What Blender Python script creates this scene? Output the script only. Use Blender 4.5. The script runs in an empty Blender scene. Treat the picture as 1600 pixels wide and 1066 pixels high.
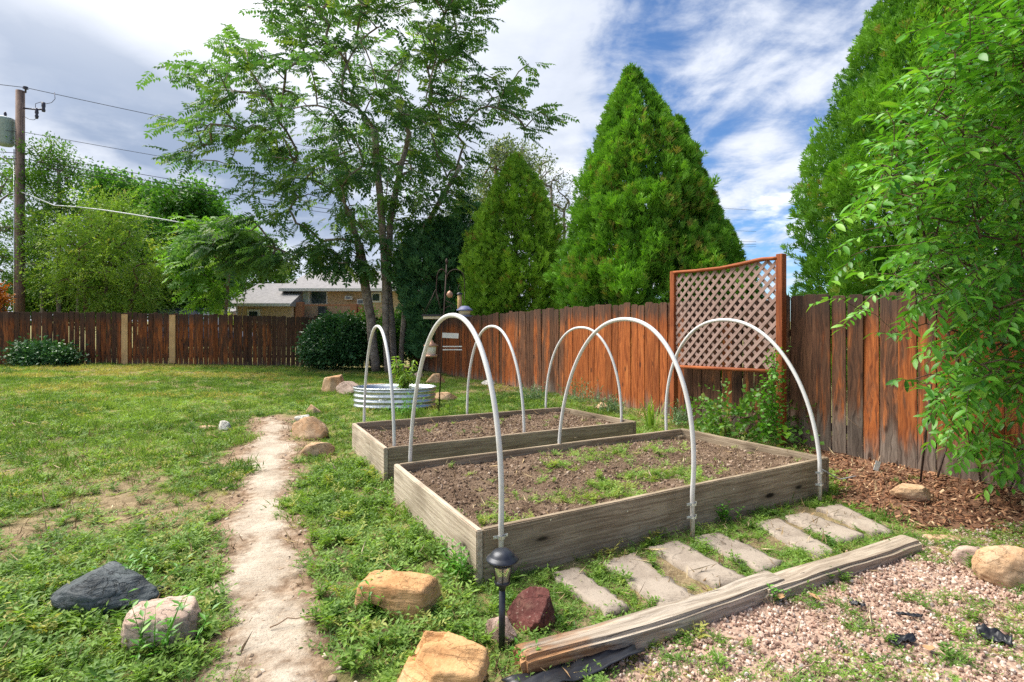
import bpy, bmesh, math, random
import numpy as np
from mathutils import Vector, Matrix, noise as mnoise

scene = bpy.context.scene
COL = scene.collection
H = 1.53          # eye height
F = 843.0         # focal length in photo pixels (1600 wide)
HY = 501.0        # photo row of the horizon

# ------------------------------------------------------------------ camera, sky, sun, exposure
cam_d = bpy.data.cameras.new('camera')
cam = bpy.data.objects.new('camera', cam_d)
COL.objects.link(cam)
cam.location = (0, 0, H)
cam.rotation_euler = (math.radians(90), 0, 0)
cam_d.sensor_width = 36.0
cam_d.lens = F / 1600.0 * 36.0
cam_d.shift_y = -32.0 / 1600.0
cam_d.clip_start = 0.05
cam_d.clip_end = 2000
scene.camera = cam

SUN_EL, SUN_AZ = 56.0, -68.0     # degrees; azimuth from +Y towards +X
sun_dir = Vector((math.sin(math.radians(SUN_AZ)) * math.cos(math.radians(SUN_EL)),
                  math.cos(math.radians(SUN_AZ)) * math.cos(math.radians(SUN_EL)),
                  math.sin(math.radians(SUN_EL))))
sd = bpy.data.lights.new('sun', 'SUN')
sd.energy = 3.2
sd.angle = math.radians(42)
sd.color = (1.0, 0.94, 0.84)
sun = bpy.data.objects.new('sun', sd)
COL.objects.link(sun)
sun.rotation_euler = (-sun_dir).to_track_quat('-Z', 'Y').to_euler()
sun.location = (0, 0, 30)

vs = scene.view_settings
scene.display_settings.display_device = 'sRGB'
vs.view_transform = 'Standard'
vs.look = 'None'
vs.exposure = 1.28
vs.gamma = 1.0
vs.use_curve_mapping = False
scene.cycles.max_bounces = 6
scene.cycles.diffuse_bounces = 4
scene.cycles.glossy_bounces = 2
scene.cycles.transmission_bounces = 5
scene.cycles.transparent_max_bounces = 8
scene.cycles.use_denoising = False
scene.cycles.use_adaptive_sampling = True
scene.cycles.adaptive_threshold = 0.01


class NT:
    """small wrapper for building node trees"""
    def __init__(self, tree):
        self.t = tree
        tree.nodes.clear()

    def n(self, typ, **kw):
        nd = self.t.nodes.new(typ)
        for k, v in kw.items():
            setattr(nd, k, v)
        return nd

    def link(self, a, b):
        self.t.links.new(a, b)

    def put(self, sock, v):
        if hasattr(v, 'is_output') or isinstance(v, bpy.types.NodeSocket):
            self.link(v, sock)
        elif v is not None:
            if isinstance(v, (tuple, list)) and len(v) == 3 and sock.type == 'RGBA':
                v = (*v, 1.0)
            sock.default_value = v

    def math(self, op, a, b=None, c=None, clamp=False):
        nd = self.n('ShaderNodeMath', operation=op, use_clamp=clamp)
        for i, v in enumerate((a, b, c)):
            if v is not None:
                self.put(nd.inputs[i], v)
        return nd.outputs[0]

    def mix(self, f, a, b, mode='MIX'):
        nd = self.n('ShaderNodeMix', data_type='RGBA', blend_type=mode, clamp_factor=True)
        self.put(nd.inputs[0], f)
        self.put(nd.inputs[6], a)
        self.put(nd.inputs[7], b)
        return nd.outputs[2]

    def ramp(self, f, lo, hi, a=0.0, b=1.0, smooth=True):
        nd = self.n('ShaderNodeMapRange', interpolation_type='SMOOTHSTEP' if smooth else 'LINEAR')
        for i, v in enumerate((f, lo, hi, a, b)):
            self.put(nd.inputs[i], v)
        return nd.outputs[0]

    def noise(self, vec, scale, detail=4.0, rough=0.55, dist=0.0):
        nd = self.n('ShaderNodeTexNoise')
        if vec is not None:
            self.link(vec, nd.inputs['Vector'])
        self.put(nd.inputs['Scale'], scale)
        nd.inputs['Detail'].default_value = detail
        nd.inputs['Roughness'].default_value = rough
        nd.inputs['Distortion'].default_value = dist
        return nd

    def mapping(self, vec, loc=(0, 0, 0), rot=(0, 0, 0), scale=(1, 1, 1)):
        nd = self.n('ShaderNodeMapping')
        self.link(vec, nd.inputs[0])
        self.put(nd.inputs[1], loc)
        nd.inputs[2].default_value = rot
        nd.inputs[3].default_value = scale
        return nd.outputs[0]

    def combine(self, x, y, z):
        nd = self.n('ShaderNodeCombineXYZ')
        for i, v in enumerate((x, y, z)):
            self.put(nd.inputs[i], v)
        return nd.outputs[0]


# ---- world: Nishita sky seen between layers of cloud
world = bpy.data.worlds.new('World')
scene.world = world
world.use_nodes = True
W = NT(world.node_tree)
SKY_STRENGTH = 0.10
tc = W.n('ShaderNodeTexCoord')
dirv = tc.outputs['Generated']
sep = W.n('ShaderNodeSeparateXYZ')
W.link(dirv, sep.inputs[0])
dx, dy, dz = sep.outputs
sky = W.n('ShaderNodeTexSky', sky_type='NISHITA')
sky.sun_disc = False
sky.sun_elevation = math.radians(SUN_EL)
sky.sun_rotation = math.radians(SUN_AZ)
sky.altitude = 1700
sky.air_density = 1.0
sky.dust_density = 0.4
sky.ozone_density = 3.0
skyc = W.n('ShaderNodeVectorMath', operation='SCALE')
W.link(sky.outputs[0], skyc.inputs[0])
skyc.inputs['Scale'].default_value = SKY_STRENGTH
blue = W.mix(1.0, skyc.outputs[0], (0.46, 0.59, 0.70), 'MULTIPLY')
# cloud deck: direction projected on a horizontal layer
zc = W.math('ADD', W.math('MAXIMUM', dz, 0.0), 0.16)
px = W.math('DIVIDE', dx, zc)
py = W.math('DIVIDE', dy, zc)
pl = W.combine(px, py, 0.0)
az = W.math('ARCTAN2', dx, dy)              # radians
el = W.math('ARCSINE', dz)
# streaks running along azimuth -30 deg
st = W.mapping(pl, rot=(0, 0, math.radians(-30)), scale=(1.7, 0.55, 1.0))
st = W.mapping(st, loc=(3.1, 1.7, 0.4))
n1 = W.noise(st, 1.3, 6.0, 0.50, 0.8).outputs[0]
n2 = W.noise(W.mapping(pl, loc=(7.3, 2.2, 0)), 0.9, 8.0, 0.55, 0.2).outputs[0]
n3 = W.noise(W.mapping(pl, loc=(1.3, 5.2, 3.0)), 3.2, 9.0, 0.62, 0.3).outputs[0]
# how closed the deck is: solid on the left, broken on the right
solid = W.ramp(az, math.radians(16), math.radians(-4))
dens = W.math('ADD', W.math('MULTIPLY', n1, 0.52), W.math('MULTIPLY', n3, 0.48))
thr = W.math('SUBTRACT', 0.475, W.math('MULTIPLY', solid, 0.44))
cover = W.ramp(W.math('SUBTRACT', dens, thr), -0.02, 0.17)
# low heap clouds near the horizon
he = W.noise(W.mapping(W.combine(az, W.math('MULTIPLY', el, 2.6), 0.0), loc=(0.35, 0.2, 0)), 3.6, 9.0, 0.58).outputs[0]
heap = W.ramp(he, 0.47, 0.60)
heap = W.math('MULTIPLY', heap, W.ramp(el, math.radians(22), math.radians(12)))
heap = W.math('MULTIPLY', heap, W.ramp(el, math.radians(1), math.radians(5)))


def blob(az0, el0, ra, re, tilt=0.0):
    a = W.math('SUBTRACT', az, math.radians(az0))
    e = W.math('SUBTRACT', el, math.radians(el0))
    c, s = math.cos(tilt), math.sin(tilt)
    u = W.math('ADD', W.math('MULTIPLY', a, c / math.radians(ra)), W.math('MULTIPLY', e, s / math.radians(ra)))
    v = W.math('ADD', W.math('MULTIPLY', a, -s / math.radians(re)), W.math('MULTIPLY', e, c / math.radians(re)))
    r = W.math('ADD', W.math('MULTIPLY', u, u), W.math('MULTIPLY', v, v))
    r = W.math('ADD', r, W.math('MULTIPLY', W.math('SUBTRACT', n2, 0.5), 2.2))
    return W.math('EXPONENT', W.math('MULTIPLY', r, -1.0))


dark = blob(-34, 17.5, 19, 5.2, -0.42)
dark = W.math('ADD', dark, W.math('MULTIPLY', blob(-18, 10, 10, 3.0, -0.3), 0.30))
sdn = W.n('ShaderNodeVectorMath', operation='DOT_PRODUCT')
W.link(dirv, sdn.inputs[0])
sdn.inputs[1].default_value = sun_dir
glow = W.math('POWER', W.math('MAXIMUM', sdn.outputs['Value'], 0.0), 10.0)
glow = W.math('ADD', glow, W.math('MULTIPLY', blob(-26, 32, 20, 8, 0.1), 0.62), clamp=True)
bright = W.math('ADD', W.math('MULTIPLY', W.math('ADD', n3, n1), 0.62), -0.04)
bright = W.math('ADD', bright, W.math('MULTIPLY', glow, 0.75))
bright = W.math('SUBTRACT', bright, W.math('MULTIPLY', dark, 0.80))
cl = W.mix(W.ramp(bright, 0.0, 1.0, smooth=False), (0.152, 0.190, 0.262), (0.47, 0.485, 0.52))
cl = W.mix(W.math('MULTIPLY', glow, 0.8), cl, (0.78, 0.77, 0.75))
c1 = W.mix(W.math('MULTIPLY', cover, 0.97), blue, cl)
heapc = W.mix(W.ramp(W.noise(dirv, 14.0, 6.0).outputs[0], 0.35, 0.62), (0.30, 0.345, 0.44), (0.60, 0.60, 0.60))
c2 = W.mix(W.math('MULTIPLY', heap, W.math('SUBTRACT', 1.0, W.math('MULTIPLY', solid, 0.7))), c1, heapc)
below = W.ramp(dz, -0.02, 0.0)
c3 = W.mix(below, (0.16, 0.15, 0.12), c2)
bg = W.n('ShaderNodeBackground')
W.link(c3, bg.inputs[0])
bg.inputs[1].default_value = 1.0
wo = W.n('ShaderNodeOutputWorld')
W.link(bg.outputs[0], wo.inputs[0])

# ------------------------------------------------------------------ helpers
rng = np.random.default_rng(7)
random.seed(7)


def G(px_, py_, z=0.0):
    """point z above the ground seen at photo pixel; the yard falls away a little towards the far corner"""
    dr = 0.0
    for _ in range(6):
        d = F * (H - z - dr) / (py_ - HY)
        dr = float(drop(np.array([(px_ - 800.0) / F * d]), np.array([d]))[0])
    return np.array([(px_ - 800.0) / F * d, d, z + dr])


def sstep(x, a, b):
    t = np.clip((x - a) / (b - a), 0, 1)
    return t * t * (3 - 2 * t)


def drop(X, Y):
    return -0.24 * sstep(Y, 9.0, 19.5) * sstep(X, -15.0, -5.0)


def D(px_, py_, d):
    """point at depth d seen at photo pixel"""
    return np.array([(px_ - 800.0) / F * d, d, H - (py_ - HY) / F * d])


def tag(o, label=None, cat=None, group=None, kind=None):
    if label:
        o['label'] = label
    if cat:
        o['category'] = cat
    if group:
        o['group'] = group
    if kind:
        o['kind'] = kind
    return o


def empty(name, loc, label, cat, group=None, rz=0.0):
    o = bpy.data.objects.new(name, None)
    o.empty_display_size = 0.1
    o.location = tuple(float(v) for v in loc)
    o.rotation_euler = (0, 0, rz)
    COL.objects.link(o)
    bpy.context.view_layer.update() if False else None
    return tag(o, label, cat, group)


def mesh_np(name, V, Fc, mat=None, attrs=None, smooth=False):
    V = np.asarray(V, dtype=np.float32)
    Fc = np.asarray(Fc, dtype=np.int32)
    me = bpy.data.meshes.new(name)
    n, k = Fc.shape
    me.vertices.add(len(V))
    me.vertices.foreach_set('co', V.ravel())
    me.loops.add(n * k)
    me.loops.foreach_set('vertex_index', Fc.ravel())
    me.polygons.add(n)
    me.polygons.foreach_set('loop_start', np.arange(0, n * k, k, dtype=np.int32))
    me.update(calc_edges=True)
    if smooth:
        me.polygons.foreach_set('use_smooth', np.ones(n, dtype=bool))
    for an, av in (attrs or {}).items():
        a = me.attributes.new(an, 'FLOAT', 'POINT')
        a.data.foreach_set('value', np.asarray(av, dtype=np.float32))
    if mat:
        me.materials.append(mat)
    return me


def link(name, me, parent=None, loc=None, mat=None):
    o = bpy.data.objects.new(name, me)
    COL.objects.link(o)
    if mat:
        me.materials.append(mat)
    if parent:
        o.parent = parent
    if loc is not None:
        o.location = tuple(float(v) for v in loc)
    return o


def bm_obj(name, bm, mat, parent=None, loc=None, smooth=False):
    me = bpy.data.meshes.new(name)
    bm.normal_update()
    bm.to_mesh(me)
    bm.free()
    if smooth:
        for p in me.polygons:
            p.use_smooth = True
    me.materials.append(mat)
    return link(name, me, parent, loc)


def add_box(bm, c, s, rz=0.0, bevel=0.0):
    r = bmesh.ops.create_cube(bm, size=1.0)
    vsx = r['verts']
    bmesh.ops.scale(bm, vec=s, verts=vsx)
    if bevel:
        es = list({e for v in vsx for e in v.link_edges})
        b = bmesh.ops.bevel(bm, geom=es, offset=bevel, segments=2, affect='EDGES')
        vsx = list({v for f in b['faces'] for v in f.verts} | {v for v in vsx if v.is_valid})
    if rz:
        bmesh.ops.rotate(bm, cent=(0, 0, 0), matrix=Matrix.Rotation(rz, 3, 'Z'), verts=vsx)
    bmesh.ops.translate(bm, vec=tuple(float(v) for v in c), verts=vsx)
    return vsx


def tubes(paths, sides=8):
    """paths: list of (points Nx3, radii N) -> verts, quad faces"""
    VV, FF, base = [], [], 0
    ang = np.arange(sides) / sides * 2 * np.pi
    ca, sa = np.cos(ang), np.sin(ang)
    for P, R in paths:
        P = np.asarray(P, float)
        n = len(P)
        R = np.broadcast_to(np.asarray(R, float), (n,))
        T = np.gradient(P, axis=0)
        T /= np.linalg.norm(T, axis=1, keepdims=True) + 1e-9
        up = np.array([0, 0, 1.0]) if abs(T[0][2]) < 0.9 else np.array([1.0, 0, 0])
        X = np.cross(up, T[0])
        X /= np.linalg.norm(X) + 1e-9
        ring = np.zeros((n, sides, 3))
        for i in range(n):
            X = X - T[i] * (X @ T[i])
            X /= np.linalg.norm(X) + 1e-9
            Y = np.cross(T[i], X)
            ring[i] = P[i] + R[i] * (ca[:, None] * X + sa[:, None] * Y)
        VV.append(ring.reshape(-1, 3))
        VV.append(P[[0, -1]])
        i0 = base
        for i in range(n - 1):
            a = i0 + i * sides
            for j in range(sides):
                k = (j + 1) % sides
                FF.append((a + j, a + k, a + sides + k, a + sides + j))
        c0, c1 = i0 + n * sides, i0 + n * sides + 1
        l = i0 + (n - 1) * sides
        for j in range(0, sides, 2):
            k, m = (j + 1) % sides, (j + 2) % sides
            FF.append((c0, i0 + m, i0 + k, i0 + j))
            FF.append((c1, l + j, l + k, l + m))
        base += n * sides + 2
    return np.concatenate(VV), np.array(FF, dtype=np.int32)


def tube_obj(name, paths, mat, parent=None, sides=8, loc=None):
    V, Fq = tubes(paths, sides)
    return link(name, mesh_np(name, V, Fq, mat, smooth=True), parent, loc)


def lathe(name, prof, mat, parent=None, loc=None, n=24):
    prof = np.asarray(prof, float)
    a = np.arange(n) / n * 2 * np.pi
    V = np.stack([prof[:, 0][:, None] * np.cos(a), prof[:, 0][:, None] * np.sin(a),
                  np.repeat(prof[:, 1][:, None], n, 1)], -1).reshape(-1, 3)
    FF = []
    for i in range(len(prof) - 1):
        for j in range(n):
            k = (j + 1) % n
            FF.append((i * n + j, i * n + k, (i + 1) * n + k, (i + 1) * n + j))
    me = mesh_np(name, V, FF, mat, smooth=True)
    return link(name, me, parent, loc)


def vnoise(x, y, seed=0):
    r = np.random.default_rng(seed).random((256, 256))
    xi, yi = np.floor(x).astype(int), np.floor(y).astype(int)
    fx, fy = x - xi, y - yi
    fx = fx * fx * (3 - 2 * fx)
    fy = fy * fy * (3 - 2 * fy)
    a, b = r[xi % 256, yi % 256], r[(xi + 1) % 256, yi % 256]
    c, d = r[xi % 256, (yi + 1) % 256], r[(xi + 1) % 256, (yi + 1) % 256]
    return (a * (1 - fx) + b * fx) * (1 - fy) + (c * (1 - fx) + d * fx) * fy


def fbm(x, y, seed=0, oct_=4):
    s, amp, tot = 0, 1.0, 0
    for i in range(oct_):
        s = s + amp * vnoise(x * 2 ** i + 31.7 * i, y * 2 ** i + 17.3 * i, seed + i)
        tot += amp
        amp *= 0.5
    return s / tot


def poly_sd(P, poly):
    """signed distance, positive inside; P (N,2)"""
    poly = np.asarray(poly, float)
    N = len(poly)
    d = np.full(len(P), 1e9)
    inside = np.zeros(len(P), bool)
    for i in range(N):
        a, b = poly[i], poly[(i + 1) % N]
        ab = b - a
        t = np.clip(((P - a) @ ab) / (ab @ ab), 0, 1)
        d = np.minimum(d, np.linalg.norm(P - (a + t[:, None] * ab), axis=1))
        c = ((a[1] > P[:, 1]) != (b[1] > P[:, 1]))
        with np.errstate(divide='ignore', invalid='ignore'):
            xin = (b[0] - a[0]) * (P[:, 1] - a[1]) / (b[1] - a[1]) + a[0]
        inside ^= c & (P[:, 0] < xin)
    return np.where(inside, d, -d)


def rot_basis(dirs, roll=None, up=(0, 0, 1)):
    """columns: x along dirs, z near up"""
    X = dirs / (np.linalg.norm(dirs, axis=1, keepdims=True) + 1e-9)
    U = np.broadcast_to(np.asarray(up, float), X.shape)
    Y = np.cross(U, X)
    ln = np.linalg.norm(Y, axis=1, keepdims=True)
    Y = np.where(ln < 1e-3, np.array([0, 1.0, 0]), Y / (ln + 1e-9))
    Z = np.cross(X, Y)
    if roll is not None:
        c, s = np.cos(roll)[:, None], np.sin(roll)[:, None]
        Y, Z = Y * c + Z * s, Z * c - Y * s
    return np.stack([X, Y, Z], axis=2)


def scatter_mesh(tv, tf, pos, R, scl, tint, tvar=None):
    """realise copies of a template as one triangle soup"""
    N, V = len(pos), len(tv)
    scl = np.asarray(scl)
    if scl.ndim == 1:
        scl = scl[:, None].repeat(3, 1)
    P = tv[None] * scl[:, None, :]
    P = np.einsum('nij,nvj->nvi', R, P) + pos[:, None, :]
    Fc = (tf[None] + (np.arange(N) * V)[:, None, None]).reshape(-1, tf.shape[1])
    T = np.repeat(tint, V)
    if tvar is not None:
        T = T + np.tile(tvar, N)
    return P.reshape(-1, 3), Fc, T


def join_np(parts):
    VV, FF, TT, b = [], [], [], 0
    for V, Fc, T in parts:
        VV.append(V)
        FF.append(Fc + b)
        TT.append(T)
        b += len(V)
    return np.concatenate(VV), np.concatenate(FF), np.concatenate(TT)


def leaf_blade(p, d, w, L, n=(0, 0, 1), fold=0.25, bend=0.0):
    """rhombic leaf folded on the midrib: 4 verts 2 tris"""
    p, d, n = np.asarray(p, float), np.asarray(d, float), np.asarray(n, float)
    d = d / (np.linalg.norm(d) + 1e-9)
    s = np.cross(n, d)
    s /= np.linalg.norm(s) + 1e-9
    nn = np.cross(d, s)
    mid = p + d * L * 0.45 + nn * fold * w
    V = [p, mid + s * w * 0.5, p + d * L - nn * bend * L, mid - s * w * 0.5]
    return V, [(0, 1, 2), (0, 2, 3)]


def build_template(blades):
    V, Fc = [], []
    for bl in blades:
        v, f = leaf_blade(**bl)
        b = len(V)
        V += v
        Fc += [tuple(i + b for i in t) for t in f]
    return np.array(V), np.array(Fc, dtype=np.int32)


# ------------------------------------------------------------------ materials
def new_mat(name):
    m = bpy.data.materials.new(name)
    m.use_nodes = True
    return m, NT(m.node_tree)


def finish(T, color, rough=0.8, bump=None, bstr=0.3, bdist=0.01, metal=0.0, spec=0.3, transl=None, tfac=0.0):
    b = T.n('ShaderNodeBsdfPrincipled')
    T.put(b.inputs['Base Color'], color)
    T.put(b.inputs['Roughness'], rough)
    T.put(b.inputs['Metallic'], metal)
    T.put(b.inputs['Specular IOR Level'], spec)
    if bump is not None:
        bn = T.n('ShaderNodeBump')
        bn.inputs['Strength'].default_value = bstr
        bn.inputs['Distance'].default_value = bdist
        T.link(bump, bn.inputs['Height'])
        T.link(bn.outputs[0], b.inputs['Normal'])
    out = T.n('ShaderNodeOutputMaterial')
    sh = b.outputs[0]
    if tfac > 0:
        tr = T.n('ShaderNodeBsdfTranslucent')
        T.put(tr.inputs[0], transl if transl is not None else color)
        mx = T.n('ShaderNodeMixShader')
        mx.inputs[0].default_value = tfac
        T.link(sh, mx.inputs[1])
        T.link(tr.outputs[0], mx.inputs[2])
        sh = mx.outputs[0]
    T.link(sh, out.inputs[0])
    return b


def plain(name, c, rough=0.6, metal=0.0, var=0.12, scale=12.0, bstr=0.1, spec=0.4):
    m, T = new_mat(name)
    o = T.n('ShaderNodeTexCoord').outputs['Object']
    n = T.noise(o, scale, 6.0, 0.6).outputs[0]
    col = T.mix(T.ramp(n, 0.3, 0.7), tuple(x * (1 - var) for x in c), tuple(min(1, x * (1 + var)) for x in c))
    finish(T, col, rough, n, bstr, 0.004, metal, spec)
    return m


def leaf_mat(name, dark, light, extra=None, inst=False, tfac=0.35, rough=0.5, spec=0.35, warm=(1.25, 1.25, 0.5)):
    """tint 0..1 runs dark -> light leaf, above 1 towards the extra (young / dead) colour"""
    m, T = new_mat(name)
    a = T.n('ShaderNodeAttribute', attribute_name='tint')
    a.attribute_type = 'INSTANCER' if inst else 'GEOMETRY'
    f = a.outputs['Fac']
    col = T.mix(T.ramp(f, 0.0, 1.0, smooth=False), dark, light)
    if extra:
        col = T.mix(T.ramp(f, 1.0, 1.25, smooth=False), col, extra)
    tr = T.mix(1.0, col, warm, 'MULTIPLY')
    finish(T, col, rough, None, spec=spec, transl=tr, tfac=tfac)
    return m


def wood_mat(name, pale, darkc, grain=(1.5, 44, 44), knots=True, rough=0.85, green=None, bstr=0.5):
    """weathered timber, grain along local x; per-board shift through the object's random number"""
    m, T = new_mat(name)
    o = T.n('ShaderNodeTexCoord').outputs['Object']
    oi = T.n('ShaderNodeObjectInfo')
    off = T.math('MULTIPLY', oi.outputs['Random'], 37.0)
    v = T.n('ShaderNodeVectorMath', operation='ADD')
    T.link(o, v.inputs[0])
    T.link(T.combine(off, off, off), v.inputs[1])
    base = v.outputs[0]
    warp = T.noise(T.mapping(base, scale=(1.2, 4, 4)), 1.6, 3.0).outputs[0]
    g0 = T.mapping(base, scale=grain)
    g1 = T.n('ShaderNodeVectorMath', operation='ADD')
    T.link(g0, g1.inputs[0])
    T.link(T.combine(0.0, T.math('MULTIPLY', warp, 1.8), T.math('MULTIPLY', warp, 1.8)), g1.inputs[1])
    n = T.noise(g1.outputs[0], 1.6, 8.0, 0.66, 0.4).outputs[0]
    crack = T.ramp(T.noise(T.mapping(base, scale=(grain[0] * 0.7, grain[1] * 2.0, grain[2] * 2.0)), 1.3, 4.0, 0.7).outputs[0], 0.36, 0.27)
    col = T.mix(T.ramp(n, 0.33, 0.66), darkc, pale)
    big = T.noise(base, 2.3, 4.0).outputs[0]
    col = T.mix(T.ramp(big, 0.4, 0.72, 0.0, 0.5), col, tuple(x * 0.6 for x in darkc))
    if green:
        col = T.mix(T.ramp(T.noise(base, 4.0, 6.0).outputs[0], 0.5, 0.7, 0, 0.5), col, green)
    col = T.mix(T.math('MULTIPLY', crack, 0.75), col, tuple(x * 0.22 for x in darkc))
    h = T.math('SUBTRACT', n, T.math('MULTIPLY', crack, 0.9))
    if knots:
        vo = T.n('ShaderNodeTexVoronoi')
        T.link(T.mapping(base, scale=(1.5, 2.2, 4.6)), vo.inputs[0])
        vo.inputs['Scale'].default_value = 1.0
        k = T.ramp(vo.outputs['Distance'], 0.13, 0.075)
        k2 = T.ramp(vo.outputs['Distance'], 0.30, 0.10, 0, 0.45)
        col = T.mix(k2, col, tuple(x * 0.5 for x in darkc))
        col = T.mix(k, col, tuple(x * 0.10 for x in darkc))
    finish(T, col, rough, h, bstr, 0.008, spec=0.2)
    return m


def rock_mat(name, a, b, c=None, vein=None, scale=6.0, bands=False, bstr=0.6, speck=None, rough=0.9):
    m, T = new_mat(name)
    o = T.n('ShaderNodeTexCoord').outputs['Object']
    n = T.noise(o, scale, 8.0, 0.62).outputs[0]
    col = T.mix(T.ramp(n, 0.35, 0.65), a, b)
    if c:
        n2 = T.noise(T.mapping(o, loc=(3, 1, 2)), scale * 0.6, 5.0, 0.6).outputs[0]
        col = T.mix(T.ramp(n2, 0.48, 0.66, 0, 0.85), col, c)
    h = n
    if bands:
        w = T.noise(T.mapping(o, rot=(0.15, 0.1, 0), scale=(1.0, 1.0, 9.0)), 4.0, 5.0, 0.6, 0.5).outputs[0]
        col = T.mix(T.ramp(w, 0.42, 0.30, 0, 0.6), col, tuple(x * 0.45 for x in a))
        h = T.math('ADD', n, w)
    fine = T.noise(o, scale * 14, 4.0, 0.7).outputs[0]
    col = T.mix(T.ramp(fine, 0.56, 0.66, 0, 0.35), col, tuple(min(1, x * 1.3 + .03) for x in b))
    col = T.mix(T.ramp(fine, 0.44, 0.34, 0, 0.45), col, tuple(x * 0.55 for x in a))
    ck = T.math('ABSOLUTE', T.math('SUBTRACT', T.noise(T.mapping(o, loc=(5, 2, 9), scale=(1, 1, 1.8)), scale * 0.9, 6.0, 0.6, 0.8).outputs[0], 0.5))
    ckm = T.ramp(ck, 0.012, 0.002, 0, 0.32)
    col = T.mix(ckm, col, tuple(x * 0.4 for x in a))
    li = T.noise(T.mapping(o, loc=(9, 4, 1)), scale * 2.4, 7.0, 0.7).outputs[0]
    col = T.mix(T.ramp(li, 0.60, 0.66, 0, 0.45), col, tuple(min(1, x * 1.25 + 0.05) for x in b))
    col = T.mix(T.ramp(li, 0.40, 0.34, 0, 0.5), col, tuple(x * 0.5 for x in a))
    h = T.math('SUBTRACT', h, T.math('MULTIPLY', ckm, 1.2))
    if speck:
        col = T.mix(T.ramp(fine, 0.60, 0.68, 0, 0.7), col, speck)
    h = T.math('ADD', h, T.math('MULTIPLY', fine, 0.35))
    finish(T, col, rough, h, min(1.0, bstr * 1.4), 0.02, spec=0.25)
    return m


def ground_noise(T, scale, **k):
    return T.noise(T.n('ShaderNodeTexCoord').outputs['Object'], scale, **k).outputs[0]


# lawn soil and thatch
M_ground, T = new_mat('ground_soil')
o = T.n('ShaderNodeTexCoord').outputs['Object']
at = T.n('ShaderNodeAttribute', attribute_name='green').outputs['Fac']
f1 = T.noise(o, 9.0, 8.0, 0.65).outputs[0]
f2 = T.noise(o, 60.0, 6.0, 0.7).outputs[0]
f3 = T.noise(o, 1.1, 5.0, 0.6).outputs[0]
soil = T.mix(T.ramp(f1, 0.3, 0.7), (0.17, 0.11, 0.07), (0.38, 0.27, 0.185))
soil = T.mix(T.ramp(f2, 0.52, 0.66, 0, 0.7), soil, (0.50, 0.40, 0.25))
soil = T.mix(T.ramp(f2, 0.42, 0.32, 0, 0.7), soil, (0.085, 0.058, 0.04))
gr = T.mix(T.ramp(f1, 0.35, 0.65), (0.13, 0.175, 0.04), (0.28, 0.28, 0.09))
gr = T.mix(T.ramp(f3, 0.5, 0.72, 0, 0.6), gr, (0.40, 0.31, 0.14))
col = T.mix(T.math('MULTIPLY', at, T.ramp(f2, 0.3, 0.6, 0.55, 1.0)), soil, gr)
finish(T, col, 0.95, T.math('ADD', f1, T.math('MULTIPLY', f2, 0.6)), 0.9, 0.03, spec=0.1)

M_path, T = new_mat('path_sand')
o = T.n('ShaderNodeTexCoord').outputs['Object']
f1 = T.noise(o, 3.2, 8.0, 0.62).outputs[0]
f2 = T.noise(o, 45.0, 8.0, 0.7).outputs[0]
f3 = T.noise(T.mapping(o, rot=(0, 0, 0.5), scale=(3.0, 9.0, 1.0)), 2.4, 6.0, 0.6, 0.6).outputs[0]
col = T.mix(T.ramp(f1, 0.35, 0.62), (0.40, 0.335, 0.265), (0.52, 0.45, 0.365))
col = T.mix(T.ramp(f3, 0.40, 0.30, 0, 0.35), col, (0.36, 0.26, 0.18))
col = T.mix(T.ramp(f2, 0.46, 0.32, 0, 0.75), col, (0.24, 0.175, 0.125))
col = T.mix(T.ramp(f2, 0.58, 0.70, 0, 0.4), col, (0.62, 0.52, 0.42))
ed = T.n('ShaderNodeAttribute', attribute_name='edge').outputs['Fac']
f4 = T.noise(o, 14.0, 6.0, 0.65).outputs[0]
soil2 = T.mix(T.ramp(f4, 0.3, 0.7), (0.17, 0.11, 0.07), (0.38, 0.27, 0.185))
col = T.mix(T.ramp(T.math('ADD', ed, T.math('SUBTRACT', f4, 0.5)), 0.25, 0.85), soil2, col)
spk = T.noise(o, 130.0, 3.0, 0.6).outputs[0]
col = T.mix(T.ramp(spk, 0.62, 0.70, 0, 0.6), col, (0.16, 0.11, 0.08))
finish(T, col, 0.95, T.math('ADD', T.math('MULTIPLY', f1, 1.2), T.math('ADD', f3, T.math('MULTIPLY', f2, 0.5))), 0.8, 0.03, spec=0.1)

M_soil, T = new_mat('bed_soil')
o = T.n('ShaderNodeTexCoord').outputs['Object']
f1 = T.noise(o, 5.0, 8.0, 0.65).outputs[0]
f2 = T.noise(o, 50.0, 8.0, 0.72).outputs[0]
col = T.mix(T.ramp(f1, 0.35, 0.65), (0.15, 0.098, 0.066), (0.28, 0.198, 0.138))
col = T.mix(T.ramp(f2, 0.55, 0.68, 0, 0.7), col, (0.30, 0.215, 0.15))
col = T.mix(T.ramp(f2, 0.44, 0.34, 0, 0.8), col, (0.05, 0.033, 0.024))
finish(T, col, 0.95, T.math('ADD', f1, f2), 1.0, 0.035, spec=0.1)

M_gravelbase = plain('gravel_base', (0.36, 0.25, 0.19), 0.95, var=0.4, scale=60, bstr=0.8)
M_mulchbase = plain('mulch_base', (0.15, 0.075, 0.042), 0.95, var=0.5, scale=40, bstr=0.9)


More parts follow.
